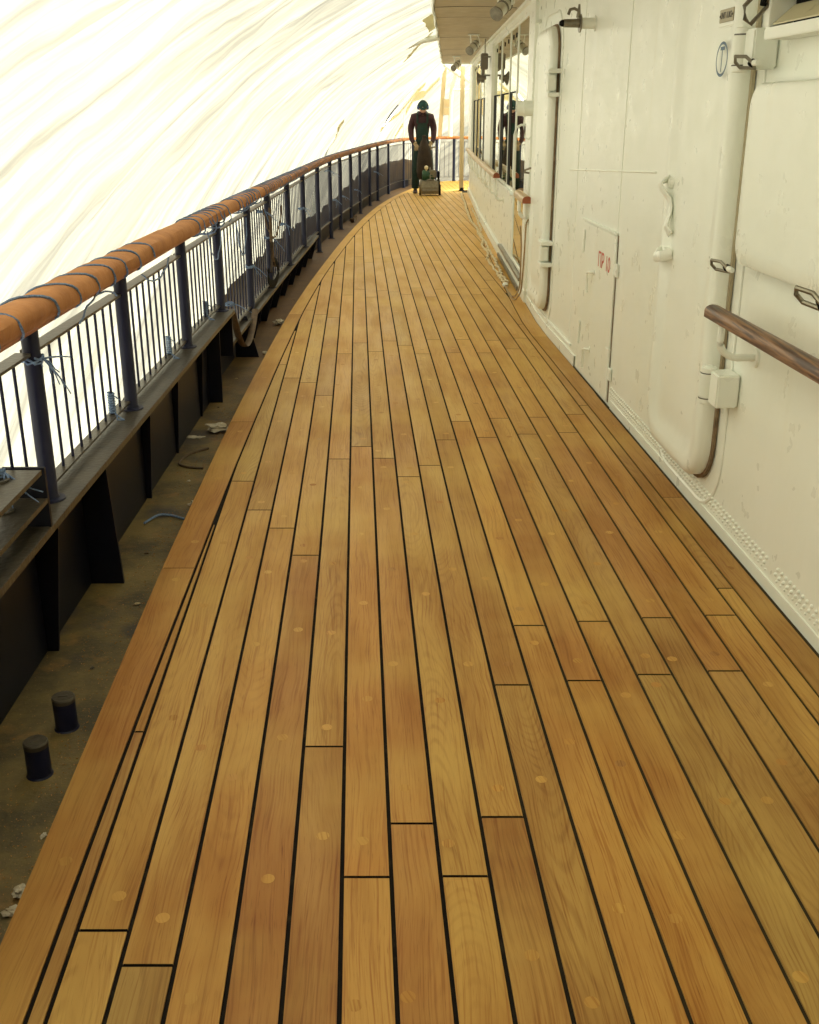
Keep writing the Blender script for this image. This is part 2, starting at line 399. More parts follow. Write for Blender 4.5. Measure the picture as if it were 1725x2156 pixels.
def tarp_mat(name, col, trans=.80, gloss=.06, folds=True):
    m = bpy.data.materials.new(name); m.use_nodes = True
    n = m.node_tree.nodes; l = m.node_tree.links; n.remove(n['Principled BSDF']); out = n['Material Output']
    tr = n.new('ShaderNodeBsdfTranslucent'); di = n.new('ShaderNodeBsdfDiffuse'); gl = n.new('ShaderNodeBsdfGlossy')
    gl.inputs['Roughness'].default_value = .28; gl.inputs['Color'].default_value = (.9, .9, .85, 1)
    m1 = n.new('ShaderNodeMixShader'); m2 = n.new('ShaderNodeMixShader')
    m1.inputs[0].default_value = 1 - trans; m2.inputs[0].default_value = gloss
    l.new(tr.outputs[0], m1.inputs[1]); l.new(di.outputs[0], m1.inputs[2]); l.new(m1.outputs[0], m2.inputs[1]); l.new(gl.outputs[0], m2.inputs[2])
    l.new(m2.outputs[0], out.inputs[0])
    if folds:
        uv = n.new('ShaderNodeUVMap'); uv.uv_map = 'sheet'
        sp = n.new('ShaderNodeSeparateXYZ'); l.new(uv.outputs[0], sp.inputs[0])
        def M(op, a_, b_=None, c_=None):
            x_ = n.new('ShaderNodeMath'); x_.operation = op
            for i_, v_ in enumerate((a_, b_, c_)):
                if v_ is None: continue
                if isinstance(v_, (int, float)): x_.inputs[i_].default_value = v_
                else: l.new(v_, x_.inputs[i_])
            return x_.outputs[0]
        wt = n.new('ShaderNodeTexNoise'); wt.inputs['Scale'].default_value = 1.1; wt.inputs['Detail'].default_value = 3; l.new(uv.outputs[0], wt.inputs[0])
        warp = M('MULTIPLY', M('SUBTRACT', wt.outputs[0], .5), .55)
        def N(fq, fv, k, off, d=5, rg=.6):
            q_ = M('ADD', M('MULTIPLY_ADD', sp.outputs[1], -k, sp.outputs[0]), warp)
            cx_ = n.new('ShaderNodeCombineXYZ'); l.new(M('MULTIPLY', q_, fq), cx_.inputs[0]); l.new(M('MULTIPLY', sp.outputs[1], fv), cx_.inputs[1]); cx_.inputs[2].default_value = off
            t = n.new('ShaderNodeTexNoise'); t.inputs['Scale'].default_value = 1; t.inputs['Detail'].default_value = d; t.inputs['Roughness'].default_value = rg
            l.new(cx_.outputs[0], t.inputs[0]); return t.outputs[0]
        def ramp(f, *st):
            r = n.new('ShaderNodeValToRGB'); e = r.color_ramp.elements
            while len(e) < len(st): e.new(.5)
            for i_, (p_, c_) in enumerate(st): e[i_].position = p_; e[i_].color = (*c_, 1)
            l.new(f, r.inputs[0]); return r.outputs[0]
        def mul(a_, b_):
            x_ = n.new('ShaderNodeMix'); x_.data_type = 'RGBA'; x_.blend_type = 'MULTIPLY'; x_.inputs['Factor'].default_value = 1
            for k_, v_ in (('A', a_), ('B', b_)):
                if isinstance(v_, tuple): x_.inputs[k_].default_value = (*v_, 1)
                else: l.new(v_, x_.inputs[k_])
            return x_.outputs['Result']
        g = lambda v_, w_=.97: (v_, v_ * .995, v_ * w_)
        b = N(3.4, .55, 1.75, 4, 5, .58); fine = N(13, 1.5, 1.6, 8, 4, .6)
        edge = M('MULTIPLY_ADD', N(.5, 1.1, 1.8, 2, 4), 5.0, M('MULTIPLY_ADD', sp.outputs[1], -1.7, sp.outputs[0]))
        light_zone = M('DIVIDE', edge, 20.0)
        c1 = ramp(light_zone, (.01, (1, 1, 1)), (.075, g(.32)), (.32, g(.215)), (.45, g(.185)), (1, g(.20)))  # sheet colour dimmed in view, left bright out of view to light the wall
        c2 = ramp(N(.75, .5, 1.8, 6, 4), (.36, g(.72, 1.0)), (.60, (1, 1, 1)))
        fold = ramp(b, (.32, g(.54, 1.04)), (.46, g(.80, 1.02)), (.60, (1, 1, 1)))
        foldf = n.new('ShaderNodeMix'); foldf.data_type = 'RGBA'; l.new(ramp(light_zone, (.14, (.28,) * 3), (.36, (1, 1, 1))), foldf.inputs['Factor']); foldf.inputs['A'].default_value = (1, 1, 1, 1); l.new(fold, foldf.inputs['B'])
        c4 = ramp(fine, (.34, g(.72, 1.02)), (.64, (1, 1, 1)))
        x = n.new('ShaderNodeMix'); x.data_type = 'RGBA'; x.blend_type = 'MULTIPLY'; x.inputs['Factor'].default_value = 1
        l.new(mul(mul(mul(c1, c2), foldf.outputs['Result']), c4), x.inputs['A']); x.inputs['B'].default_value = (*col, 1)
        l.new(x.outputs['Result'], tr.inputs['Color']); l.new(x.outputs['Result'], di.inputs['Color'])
        bp = n.new('ShaderNodeBump'); bp.inputs['Strength'].default_value = .8; bp.inputs['Distance'].default_value = .03
        l.new(b, bp.inputs['Height'])
        for q in (tr, di, gl): l.new(bp.outputs[0], q.inputs['Normal'])
    else:
        tr.inputs['Color'].default_value = (*col, 1); di.inputs['Color'].default_value = (*col, 1)
    return m
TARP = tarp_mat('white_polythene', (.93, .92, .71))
TAPE = tarp_mat('yellowed_tape', (.60, .54, .31), trans=.42, gloss=.05, folds=False)

def glass_mat():
    m = bpy.data.materials.new('reflective_window_glass'); m.use_nodes = True
    n = m.node_tree.nodes; l = m.node_tree.links; n.remove(n['Principled BSDF']); out = n['Material Output']
    gl = n.new('ShaderNodeBsdfGlossy'); gl.inputs['Roughness'].default_value = .015; gl.inputs['Color'].default_value = (.86, .87, .80, 1)
    di = n.new('ShaderNodeBsdfDiffuse'); di.inputs['Color'].default_value = (.02, .022, .02, 1)
    fr = n.new('ShaderNodeLayerWeight'); fr.inputs['Blend'].default_value = .72
    mx = n.new('ShaderNodeMixShader')
    l.new(fr.outputs['Fresnel'], mx.inputs[0]); l.new(di.outputs[0], mx.inputs[1]); l.new(gl.outputs[0], mx.inputs[2]); l.new(mx.outputs[0], out.inputs[0])
    return m
GLASS = glass_mat()

def water_mat():
    return mat('brightened_water', (.62, .64, .62), .5, noise_s=.02, col2=(.75, .76, .74), bump=.3, bump_s=.6)  # unseen water made pale, so the outside looks bright through the slit

# ------------------------------------------------------------------ plan curves of the ship's side
def interp(tab, y):
    if y <= tab[0][0]: return tab[0][1]
    for (a, b), (c, d) in zip(tab, tab[1:]):
        if y <= c:
            t = (y - a) / (c - a); return b + (d - b) * t
    return tab[-1][1]
def smooth_tab(tab, w_):
    """soften the corners of a piecewise-linear table"""
    def fn(y): return sum(interp(tab, y + k * w_ / 4) * wt for k, wt in zip(range(-4, 5), (1, 2, 3, 4, 5, 4, 3, 2, 1))) / 25
    return fn
COV_OUT = smooth_tab([(-4, -.56), (-.5, -.712), (1.65, -.815), (2.11, -.835), (3.53, -.902), (5.5, -.960), (7.2, -.985), (8.6, -.992), (10.2, -.973), (11.9, -.929), (13.3, -.888), (14.5, -.842), (16.2, -.765), (17.9, -.662), (19.5, -.535), (21, -.37), (22.13, -.216), (24, .10), (25.6, .45), (26.4, .9), (28, 1.8)], .8)
COV_IN = smooth_tab([(-4, -.45), (-.5, -.602), (1.456, -.701), (1.77, -.716), (2.33, -.739), (4.5, -.810), (6.85, -.862), (8.8, -.884), (10.7, -.866), (12, -.831), (13.26, -.789), (14.4, -.745), (15.4, -.698), (16.45, -.640), (17.6, -.566), (19.5, -.42), (21, -.26), (22.13, -.10), (24, .22), (25.6, .60), (26.4, 1.05), (28, 2)], .8)
WALL = [(-3, 1.536), (2.87, 1.26), (7.8, 1.028), (8.3, 1.014), (9.5, 1.02), (11.15, 1.035), (16.5, 1.087), (22.17, 1.209), (26, 1.30)]
def Wx(y): return interp(WALL, y)
def Wn(y):
    s = (Wx(y + .15) - Wx(y - .15)) / .3
    return Vector((-1, s, 0)).normalized()
def W(y, z, off=0.):
    return Vector((Wx(y), y, z)) + Wn(y) * off
RAIL = smooth_tab([(-4, -.98), (0, -1.07), (3, -1.12), (6, -1.145), (9, -1.135), (11.4, -1.115), (13.1, -1.098), (14.6, -1.055), (15.8, -.995), (17.03, -.912), (18.27, -.820), (19.84, -.718), (21.04, -.61), (22.75, -.44), (24.76, -.15), (26, .08)], .6)
# full rail path incl. the turn round the stern: list of (x, y)
railpath = [(RAIL(-4 + .25 * i), -4 + .25 * i) for i in range(int(28.6 / .25))]
railpath += [(-.10, 24.85), (.10, 25.35), (.38, 25.85), (.72, 26.22), (1.10, 26.42), (1.6, 26.50), (2.5, 26.52), (4, 26.52), (6, 26.52)]
def resample(path, step):
    P = [Vector((*p, 0)) if len(p) == 2 else Vector(p) for p in path]; out = [P[0]]; acc = 0
    L = [0]
    for a, b in zip(P, P[1:]): L.append(L[-1] + (b - a).length)
    n = int(L[-1] / step); res = []
    j = 0
    for i in range(n + 1):
        d = i * step
        while j < len(P) - 2 and L[j + 1] < d: j += 1
        t = (d - L[j]) / max(1e-9, L[j + 1] - L[j])
        res.append(P[j].lerp(P[j + 1], t))
    return res
RP = resample(railpath, .1)
def rail_at(d):
    d = max(0, min(d / .1, len(RP) - 1.001)); i = int(d); t = d - i
    p = RP[i].lerp(RP[i + 1], t); tg = (RP[min(i + 3, len(RP) - 1)] - RP[max(i - 3, 0)]).normalized()
    return p, tg, Vector((-tg.y, tg.x, 0))          # point, tangent, outward normal
def d_of_y(y):
    lo = min(range(len(RP)), key=lambda i: abs(RP[i].y - y) if RP[i].x < .3 else 99)
    return lo * .1 + (y - RP[lo].y)

def proj(p):
    """image position of a point, in units of the photograph shown 1725 px wide (used only to read off which faces of the sheet the slit crosses)"""
    dy = p[1]; dz = p[2] - 1.55
    zc = dy * math.cos(PITCH) - dz * math.sin(PITCH); dn = -dy * math.sin(PITCH) - dz * math.cos(PITCH)
    if zc < .1: return (-9999, -9999)
    return (862.5 + 2215 * p[0] / zc, 1078 + 2215 * dn / zc)

# ------------------------------------------------------------------ setting: water, deck, waterway
mb = MB(); mb.quad([(-900, -900, -7), (900, -900, -7), (900, 900, -7), (-900, 900, -7)])
tag(mb.build('water', water_mat(), smooth=False), kind='structure')

mb = MB()
mb.grid(lambda u, v: (-1.33 + v * 9.0 if True else 0, -4 + u * 32, -.05), 64, 18)
# trim outside the bulwark line
for i, p in enumerate(mb.v):
    if p.x < interp([(q[1], q[0]) for q in railpath[:110]], p.y) - .10 and p.y < 24: p.x = RAIL(p.y) - .10
tag(mb.build('waterway', SDECK, smooth=False, recalc=False), kind='structure')

# teak deck: planks as thin boards over black caulking
SP, G = .1070, .0096
SL = -.0465
def line(k, y): return -.128 + SP * k + SL * (y - 1.456)
BUTT = {-6: [2.42], -5: [1.68, 4.47], -4: [4.1, 6.43], -3: [3.9, 6.31], -2: [3.61, 5.98], -1: [2.34, 4.78, 7.12], 0: [1.84, 4.99, 7.48], 1: [2.04, 4.79, 7.19], 2: [1.86, 4.53, 7.55], 3: [2.06, 4.69, 7.4],
        4: [2.67, 5.1, 7.12], 5: [3.04, 5.44, 7.6], 6: [2.69, 5.15, 7.16], 7: [3.08, 5.49, 7.6], 8: [2.72, 5.19, 7.16], 9: [3.09, 5.53, 7.57], 10: [2.74, 5.23, 7.27], 11: [3.12, 5.57, 7.65]}
dk = MB(); luv = []; lcol = []
def dk_quad(pts, uvs, col, mi=0):
    dk.quad(pts, mi); luv.append(uvs); lcol.append(col)
def board(xl, xr, y0, y1, col, step=.12, squareends=True):
    n = max(1, int((y1 - y0) / step)); ys = [y0 + (y1 - y0) * i / n for i in range(n + 1)]
    vo = col[0] * 53 + col[1] * 17
    prev = None
    for y in ys:
        a, b = xl(y), xr(y)
        if b - a < .003: prev = None; continue
        cur = (a, b, y)
        if prev:
            pa, pb, py = prev
            xc = (a + b) / 2; pc = (pa + pb) / 2
            dk_quad([(pa, py, 0), (pb, py, 0), (b, y, 0), (a, y, 0)], [(pa - pc, py + vo), (pb - pc, py + vo), (b - xc, y + vo), (a - xc, y + vo)], col)
            for (x0, x1) in ((pa, a), (pb, b)):
                dk_quad([(x0, py, 0), (x1, y, 0), (x1, y, -.006), (x0, py, -.006)], [(0, py), (0, y), (0, y), (0, py)], col)
        prev = cur
def plug(x, y, r=None):
    c = (random.choice([.22, .6, .24, .58, .74, .9]), random.random(), random.random() * .3, 1); n = 18; r = r or .0145 + random.random() * .001
    th = random.random() * .5; vo = random.random() * 30
    pts = [(x + r * math.cos(2 * math.pi * i / n), y + r * math.sin(2 * math.pi * i / n)) for i in range(n)]
    dk_quad([(a, b, .0006) for a, b in pts], [((a - x) * math.cos(th) + (b - y) * math.sin(th), (b - y) + vo) for a, b in pts], c)
def marg_in(y):
    if y > 23.2: return 6.0
    return Wx(y) - (.110 + .018 * min(1, max(0, (y - 5) / 4)))
for k in range(-9, 66):
    cuts = [b + random.uniform(-.01, .01) for b in BUTT.get(k, [])]
    if not cuts: cuts = [(2.3 if k % 2 else 3.5) + random.uniform(-.3, .3)]
    y = cuts[0]
    while y > -1: y -= 2.5; cuts.insert(0, y)
    y = cuts[-1]
    while y < 26.4: y += 2.4 + random.uniform(-.12, .12); cuts.append(y)
    y0, y1_ = (-1.5, 26.5) if k < 23 else (22, 26.5)
    cuts = [c for c in cuts if y0 < c < y1_]
    ends = [y0] + cuts + [y1_]
    for a, b in zip(ends, ends[1:]):
        col = (random.random(), random.random(), random.random(), 1)
        g = .0065
        board(lambda y: max(line(k, y) + G / 2, COV_IN(y) + G * .55), lambda y: min(line(k + 1, y) - G / 2, marg_in(y) - G * .5), a + g * .6, b - g * .6, col)
        # dowel plugs
        ya = a + random.uniform(.09, .14)
        while ya < b - .05 and ya < 13:
            for xx in ([.5] if random.random() < .8 else [.3]):
                x = line(k, ya) + SP * xx + random.uniform(-.012, .012)
                if COV_IN(ya) + .02 < x - .015 and x < marg_in(ya) - .03: plug(x, ya)
            ya += random.choice([.55, .62, .7])
# covering board and margin plank
cc = [-1.5, .9, 3.5, 5.43, 8.62, 10.9, 13.3, 15.9, 18.4, 20.9, 23.4, 26.4]
for a, b in zip(cc, cc[1:]):
    board(COV_OUT, lambda y: COV_IN(y) - G * .5, a + .002, b - .002, (random.choice([.20, .86, .95, .30]), random.random(), .15, 1))
    y = a + .25
    while y < min(b, 12): plug((COV_OUT(y) + COV_IN(y)) / 2 + random.uniform(-.02, .02), y); y += .75
cc = [-1.5, 1.6, 4.25, 7.7, 10.3, 13.0, 15.7, 18.3, 22.45]
for a, b in zip(cc, cc[1:]):
    board(lambda y: marg_in(y) + G * .4, lambda y: Wx(y) - .016 - (.004 if y < 6 else 0), a + .002, b - .002, (random.random(), random.random(), random.random(), 1))
    y = a + .3
    while y < min(b, 9): plug(marg_in(y) + .05 + random.uniform(-.01, .01), y); y += .8
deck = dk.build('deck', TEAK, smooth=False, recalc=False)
me = deck.data
# outer vertical edge of the covering board
me.uv_layers.new(name='grain'); me.color_attributes.new('plank', 'FLOAT_COLOR', 'CORNER')
fu, fc = [], []
for pi, p in enumerate(me.polygons):
    for q in range(p.loop_total): fu += luv[pi][q]; fc += lcol[pi]
me.uv_layers['grain'].data.foreach_set('uv', fu); me.color_attributes['plank'].data.foreach_set('color', fc)
tag(deck, kind='structure')
mb = MB()
n = 140
mb.grid(lambda u, v: (COV_OUT(-1.5 + 28 * u) + .003 + (max(.3, (marg_in(-1.5 + 28 * u) + .13 if -1.5 + 28 * u < 23 else 7) - COV_OUT(-1.5 + 28 * u)) - .003) * v, -1.5 + 28 * u, -.0045), n, 12)
mb.grid(lambda u, v: (COV_OUT(-1.5 + 28 * u) + .003, -1.5 + 28 * u, -.0045 - .046 * v), n, 1)
tag(mb.build('deck_caulking', CAULK_D, smooth=False, recalc=False), kind='structure')

# ------------------------------------------------------------------ deckhouse
house = thing('deckhouse', (2.4, 9, 0), 'cream painted steel deckhouse with tall reflective windows running along the teak deck', 'deckhouse')
YC = 9.2
mb = MB()
ny = 60
mb.grid(lambda u, v: W(-3 + (YC + 3) * u, -.06 + 2.66 * v, 0), ny, 12)
mb.build('wall', CREAM, house)
mb = MB()      # corner post between steel wall and glazing, then mullions
def wbox(m, y0, y1, z0, z1, o0, o1, mi=0, b=.003):
    """box on the wall between offsets o0 (back) and o1 (front)"""
    ym = (y0 + y1) / 2; nrm = Wn(ym); tg = Vector((-nrm.y, nrm.x, 0)); tg = tg if tg.y > 0 else -tg
    rot = Matrix((nrm, tg, Vector((0, 0, 1)))).transposed()
    m.bbox(W(ym, (z0 + z1) / 2, (o0 + o1) / 2), (o1 - o0, y1 - y0, z1 - z0), min(b, (o1 - o0) / 3, (z1 - z0) / 3, (y1 - y0) / 3), rot, mi)
    return m
wbox(MB(), YC, 9.62, -.05, 2.45, -.10, .022).build('corner_post', CREAM2, house)
wbox(MB(), 9.62, 9.70, .02, 2.40, -.08, .012).build('door_jamb', CREAM2, house)
mb = MB()
ys = [9.70 + (22.5 - 9.7) * i / 16 for i in range(17)]
for a, b in zip(ys, ys[1:]): wbox(mb, a, b + .001, 2.345, 2.47, -.10, .012)
mb.build('window_header', CREAM2, house, smooth=False)
mb = MB()
ys = [10.95 + (22.5 - 10.95) * i / 12 for i in range(13)]
for a, b in zip(ys, ys[1:]): wbox(mb, a, b + .001, -.05, .77, -.10, 0, b=.0001)
mb.build('dado_wall', CREAM, house, smooth=False)
mb = MB()
for a, b in zip(ys, ys[1:]): wbox(mb, a, b + .002, .77, .80, -.10, .03)
mb.build('window_sill', CREAM2, house)
mb = MB()
ys = [9.2 + (22.5 - 9.2) * i / 14 for i in range(15)]
for a, b in zip(ys, ys[1:]): wbox(mb, a, b + .002, -.04, .10, .001, .028)
for a, b in zip(ys, ys[1:]): wbox(mb, a, b + .002, .10, .112, .001, .012)
mb.build('skirting', CREAM2, house)
mb = MB(); wbox(mb, 9.65, 12.3, .115, .145, -.02, .040); wbox(mb, 9.7, 12.2, .02, .06, .03, .05)
mb.build('door_track', STEEL, house)
wbox(MB(), 14.30, 15.70, .80, 2.345, -.10, .03).build('pillar', CREAM2, house)
wbox(MB(), 20.80, 22.50, .80, 2.345, -.10, .03).build('pillar', CREAM2, house)
mb = MB(); e0 = W(22.5, 0, .03)
mb.box((3.8, 22.42, 1.3), (5.16, .12, 2.6)); mb.build('end_wall', CREAM, house, smooth=False)
def pane(y0, y1, z0, z1, strip=True, lean=.0):
    g = MB()
    g.quad([W(y0, z0, -.006), W(y1, z0, -.006), W(y1, z1, -.006), W(y0, z1, -.006)])
    p = g.build('window', GLASS, house, smooth=False, recalc=False)
    f = MB(); t = .028
    wbox(f, y0, y0 + t, z0, z1, -.05, .003, b=.001); wbox(f, y1 - t * .6, y1, z0, z1, -.05, .001, b=.001)
    wbox(f, y0, y1, z1 - t, z1, -.05, .002, b=.001); wbox(f, y0, y1, z0, z0 + t, -.05, .002, b=.001)
    f.build('frame', CREAM2, p)
    if strip:
        s = MB(); wbox(s, y1 - .34 * (y1 - y0), y1 - .02, z0 + t, 1.73, -.012, -.003, b=.0005)
        s.build('dark_side_strip', BLACK, p, smooth=False)  # dark strip laid over the far side of the pane
        s = MB(); wbox(s, y0 + t, y1 - t, 1.725, 1.74, -.012, -.002, b=.0005); s.build('transom', BLACK, p, smooth=False)
        for q in (.3, .7):
            s = MB(); c = W(y0 + (y1 - y0) * q, z1 - .10, -.006); s.lathe(c, Wn(y0), [(0, .022), (.006, .022), (.006, 0.001)], 12)
            s.build('glazing_stud', BLACK, p)
for a, b in ((10.9, 11.8), (11.8, 13.05), (13.05, 14.3), (15.7, 16.6), (16.6, 17.8), (17.8, 19.2), (19.2, 20.8)):
    pane(a, b, .80, 2.345)
pane(9.70, 10.9, .15, 2.345, strip=False)
# vertical pull handle on the glass door
mb = MB(); hy = 9.98
pts = [W(hy, .86, -.03), W(hy, .86, .05), W(hy, .90, .075), W(hy, 1.0, .085), W(hy, 1.36, .085), W(hy, 1.42, .07), W(hy, 1.44, .03), W(hy, 1.44, -.03)]
mb.tube(pts, .011, 10); mb.build('pull_handle', CREAM2, house)
# overhead
ov = thing('overhead', (.8, 9, 2.42), 'planked cream and brown underside of the deck above, curving over the walkway', 'ceiling')
CE = smooth_tab([(-4, .02), (5, .10), (9.7, .20), (11.1, .245), (12.9, .315), (16.1, .425), (21.9, .634), (23, .66)], .6)
seams = [-3, -1.9, -.8, .3, 1.4, 2.5, 3.7, 4.8, 5.9, 7.1, 8.2, 9.3, 10.4, 11.5, 12.9, 14.5, 15.9, 17.3, 18.9, 20.4, 21.95]
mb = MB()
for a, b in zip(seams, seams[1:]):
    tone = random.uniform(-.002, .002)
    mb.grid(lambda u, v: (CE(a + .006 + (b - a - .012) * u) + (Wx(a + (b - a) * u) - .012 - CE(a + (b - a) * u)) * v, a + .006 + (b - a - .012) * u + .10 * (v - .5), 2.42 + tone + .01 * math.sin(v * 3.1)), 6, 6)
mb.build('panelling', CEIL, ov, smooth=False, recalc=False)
mb = MB(); mb.grid(lambda u, v: (CE(-3 + 25 * u) - .01 + (3.8 - CE(-3 + 25 * u)) * v, -3 + 25 * u, 2.50), 40, 2)
mb.grid(lambda u, v: (CE(-3 + 25 * u) + .004 + (Wx(-3 + 25 * u) - CE(-3 + 25 * u)) * v, -3 + 25 * u, 2.438), 40, 2)
mb.build('deckhead', CAULK, ov, smooth=False, recalc=False)
mb = MB(); edge = [(CE(-3 + .25 * i) - .012 + .006 * math.sin(i * .9), -3 + .25 * i, 2.455) for i in range(100)]
mb.tube(edge, .016, 8, ry=.055); mb.tube([(CE(21.95), 21.97, 2.455), (1.25, 21.97, 2.455)], .016, 8, ry=.05)
mb.build('edge_moulding', CREAM2, ov)
mb = MB(); ys = [-3 + .5 * i for i in range(51)]
for a, b in zip(ys, ys[1:]):
    if a < 22.4: wbox(mb, a, b + .001, 2.395, 2.44, .002, .05)
mb.build('cornice', CREAM2, ov, smooth=False)

# ------------------------------------------------------------------ weathertight doors
def rrect(y0, y1, z0, z1, r, n=7):
    pts = []
    for cy, cz, a0 in ((y1 - r, z1 - r, 0), (y0 + r, z1 - r, 90), (y0 + r, z0 + r, 180), (y1 - r, z0 + r, 270)):
        for i in range(n + 1):
            a = R(a0 + 90 * i / n); pts.append((cy + r * math.cos(a), cz + r * math.sin(a)))
    return pts
def leaf_mesh(m, y0, y1, z0, z1, r, rings, mi=0, fill=True):
    n0 = len(m.v); cnt = None
    for ins, off in rings:
        pts = rrect(y0 + ins, y1 - ins, z0 + ins, z1 - ins, max(.012, r - ins * .75)); cnt = len(pts)
        for (y, z) in pts: m.v.append(W(y, z, off))
    for i in range(len(rings) - 1):
        for j in range(cnt):
            a = n0 + i * cnt + j; b = n0 + i * cnt + (j + 1) % cnt
            m.f.append((a, b, b + cnt, a + cnt)); m.m.append(mi)
    if fill:
        m.f.append(tuple(n0 + (len(rings) - 1) * cnt + j for j in range(cnt))); m.m.append(mi)
    return m
def ship_door(name, label, y0, y1, z0, z1, hz, th=.075, grp='weathertight steel doors in the deckhouse wall'):
    d = thing(name, W(y0, z0, .03), label, 'door', grp)
    leaf_mesh(MB(), y0, y1, z0, z1, .17, [(0, .012), (0, th * .55), (.006, th * .8), (.022, th * .97), (.045, th), (.075, th * .95), (.10, th * .80), (.16, th * .72), (.20, th * .80), (.24, th * .80)]).build('leaf', CREAM, d)
    leaf_mesh(MB(), y0 - .014, y1 + .014, z0 - .014, z1 + .014, .18, [(0, .004), (0, .016), (.02, .018)], fill=False).build('gasket', DARKW if y0 < 5 else DARKM, d)
    leaf_mesh(MB(), y0 - .105, y1 + .06, z0 - .115, z1 + .105, .25, [(0, .001), (.002, .006), (.010, .008), (.016, .001)], fill=False).build('frame', CREAM2, d)
    return d
dn = ship_door('steel_door', 'near steel door with dog lever, hook, T sign and name plate beside the wooden grab rail', 3.975, 4.76, .15, 2.28, None)
dfar = ship_door('steel_door', 'far rounded steel door next to the glazing with three small barrel hinges on its edge', 7.80, 8.62, .16, 2.10, None, th=.07)
# near door hinges (lower box hinge with worn pin, upper barrel hinge with its block)
def hinge_box(zc, par):
    m = MB(); c = W(3.89, zc, .085)
    m.lathe(c - Vector((0, 0, .07)), (0, 0, 1), [(0, .026), (.003, .030), (.137, .030), (.140, .026)], 20)
    h = m.build('hinge', CREAM2, par)
    m = MB(); wbox(m, 3.775, 3.885, zc - .062, zc + .062, .004, .088, b=.006); m.build('block', CREAM2, h)
    m = MB(); m.lathe(c - Vector((0, 0, .042)) + Wn(4) * .004 , (0, 0, 1), [(0, .028), (.001, .0305), (.086, .0305), (.088, .028)], 20); m.build('pin_sleeve', CREAM, h)
    m = MB(); m.lathe(c + Vector((0, 0, .046)), (0, 0, 1), [(0, .0312), (.004, .0312)], 20); m.lathe(c - Vector((0, 0, .046)), (0, 0, 1), [(-.004, .0312), (0, .0312)], 20)
    wbox(m, 3.885, 3.889, zc - .04, zc + .04, .113, .1165, b=.0005)
    m.build('worn_joint', INK, h)
    m = MB(); m.lathe(c + Vector((0, 0, .07)), (0, 0, 1), [(0, .015), (.006, .013)], 14); m.build('pin_head', CREAM, h)
hinge_box(.585, dn); hinge_box(1.745, dn)
for zc in (.593, 1.734, 1.20):
    if zc == 1.20: continue
    m = MB(); c = W(7.795, zc, .07); m.lathe(c - Vector((0, 0, .055)), (0, 0, 1), [(0, .020), (.11, .020)], 14)
    wbox(m, 7.74, 7.86, zc - .05, zc + .05, .03, .085, b=.006)
    h = m.build('hinge', CREAM2, dfar)
    for s in (-1, 1):
        m = MB(); wbox(m, 7.70, 7.87, zc + s * .075 - .014, zc + s * .075 + .014, .004, .092, b=.005); m.build('lug', CREAM2, h)
# dog lever and hook on the near door
m = MB(); y = 4.66
prof = [(1.285, .04), (1.278, .10), (1.262, .128), (1.245, .120), (1.215, .080), (1.195, .062), (1.170, .058), (1.140, .066), (1.115, .080), (1.095, .090), (1.072, .070), (1.062, .060)]
pts = [W(y + .03 - (.08 * i / 11), z, o * .62 + .03) for i, (z, o) in enumerate(prof)]
m.tube(pts, .022, 10, ry=.009, up=Wn(5)); m.lathe(W(4.67, 1.268, 0), Wn(5), [(0, .030), (.05, .028), (.075, .020), (.078, .006)], 18)
m.build('dog_lever', CREAM2, dn)
m = MB(); m.tube([W(4.74, .985, .05), W(4.70, .975, .085), W(4.64, .965, .11), W(4.60, .972, .10), W(4.59, .985, .06)], .016, 10, ry=.024); m.lathe(W(4.65, .985, .03), Wn(5), [(0, .02), (.05, .02), (.053, .008)], 14)
m.build('dog_lever', CREAM2, dn)
# T sign: ring, crossbar, stem
m = MB(); n = 40; cz, cy, off = 1.727, 4.13, .068
def annul(m, cy, cz, ry0, rz0, ry1, rz1, off, n=40):
    for i in range(n):
        a, b = 2 * math.pi * i / n, 2 * math.pi * (i + 1) / n
        m.quad([W(cy + ry0 * math.cos(a), cz + rz0 * math.sin(a), off), W(cy + ry0 * math.cos(b), cz + rz0 * math.sin(b), off), W(cy + ry1 * math.cos(b), cz + rz1 * math.sin(b), off), W(cy + ry1 * math.cos(a), cz + rz1 * math.sin(a), off)])
SG = .0745
annul(m, cy, cz, .064, .059, .055, .049, SG)
m.quad([W(cy + .024, cz + .030, SG), W(cy - .024, cz + .030, SG), W(cy - .024, cz + .042, SG), W(cy + .024, cz + .042, SG)])
m.quad([W(cy + .004, cz - .042, SG), W(cy - .004, cz - .042, SG), W(cy - .004, cz + .030, SG), W(cy + .004, cz + .030, SG)])
m.build('circled_letter_t', BLUE, dn, smooth=False, recalc=False)
# name plate
pl = MB(); wbox(pl, 4.052, 4.238, 1.834, 1.910, .052, .064, b=.004); pl = pl.build('plate_bed', CREAM2, dn)
m = MB(); wbox(m, 4.070, 4.220, 1.850, 1.894, .064, .068, b=.002); m.build('name_plate', PLAQ, pl)

def text_mesh(body, size, xf, mt, name, par, sx=1.0):
    cu = bpy.data.curves.new('lettering', 'FONT'); cu.body = body; cu.size = size; cu.align_x = 'CENTER'; cu.align_y = 'CENTER'; cu.extrude = .0004; cu.offset = size * .008
    o = bpy.data.objects.new('lettering', cu); C.objects.link(o)
    dg = bpy.context.evaluated_depsgraph_get(); me_ = bpy.data.meshes.new_from_object(o.evaluated_get(dg))
    bpy.data.objects.remove(o)
    m = MB(); m.v = [xf(v.co.x * sx, v.co.y, v.co.z) for v in me_.vertices]; m.f = [tuple(p.vertices) for p in me_.polygons]; m.m = [0] * len(m.f)
    return m.build(name, mt, par, smooth=False, recalc=False)
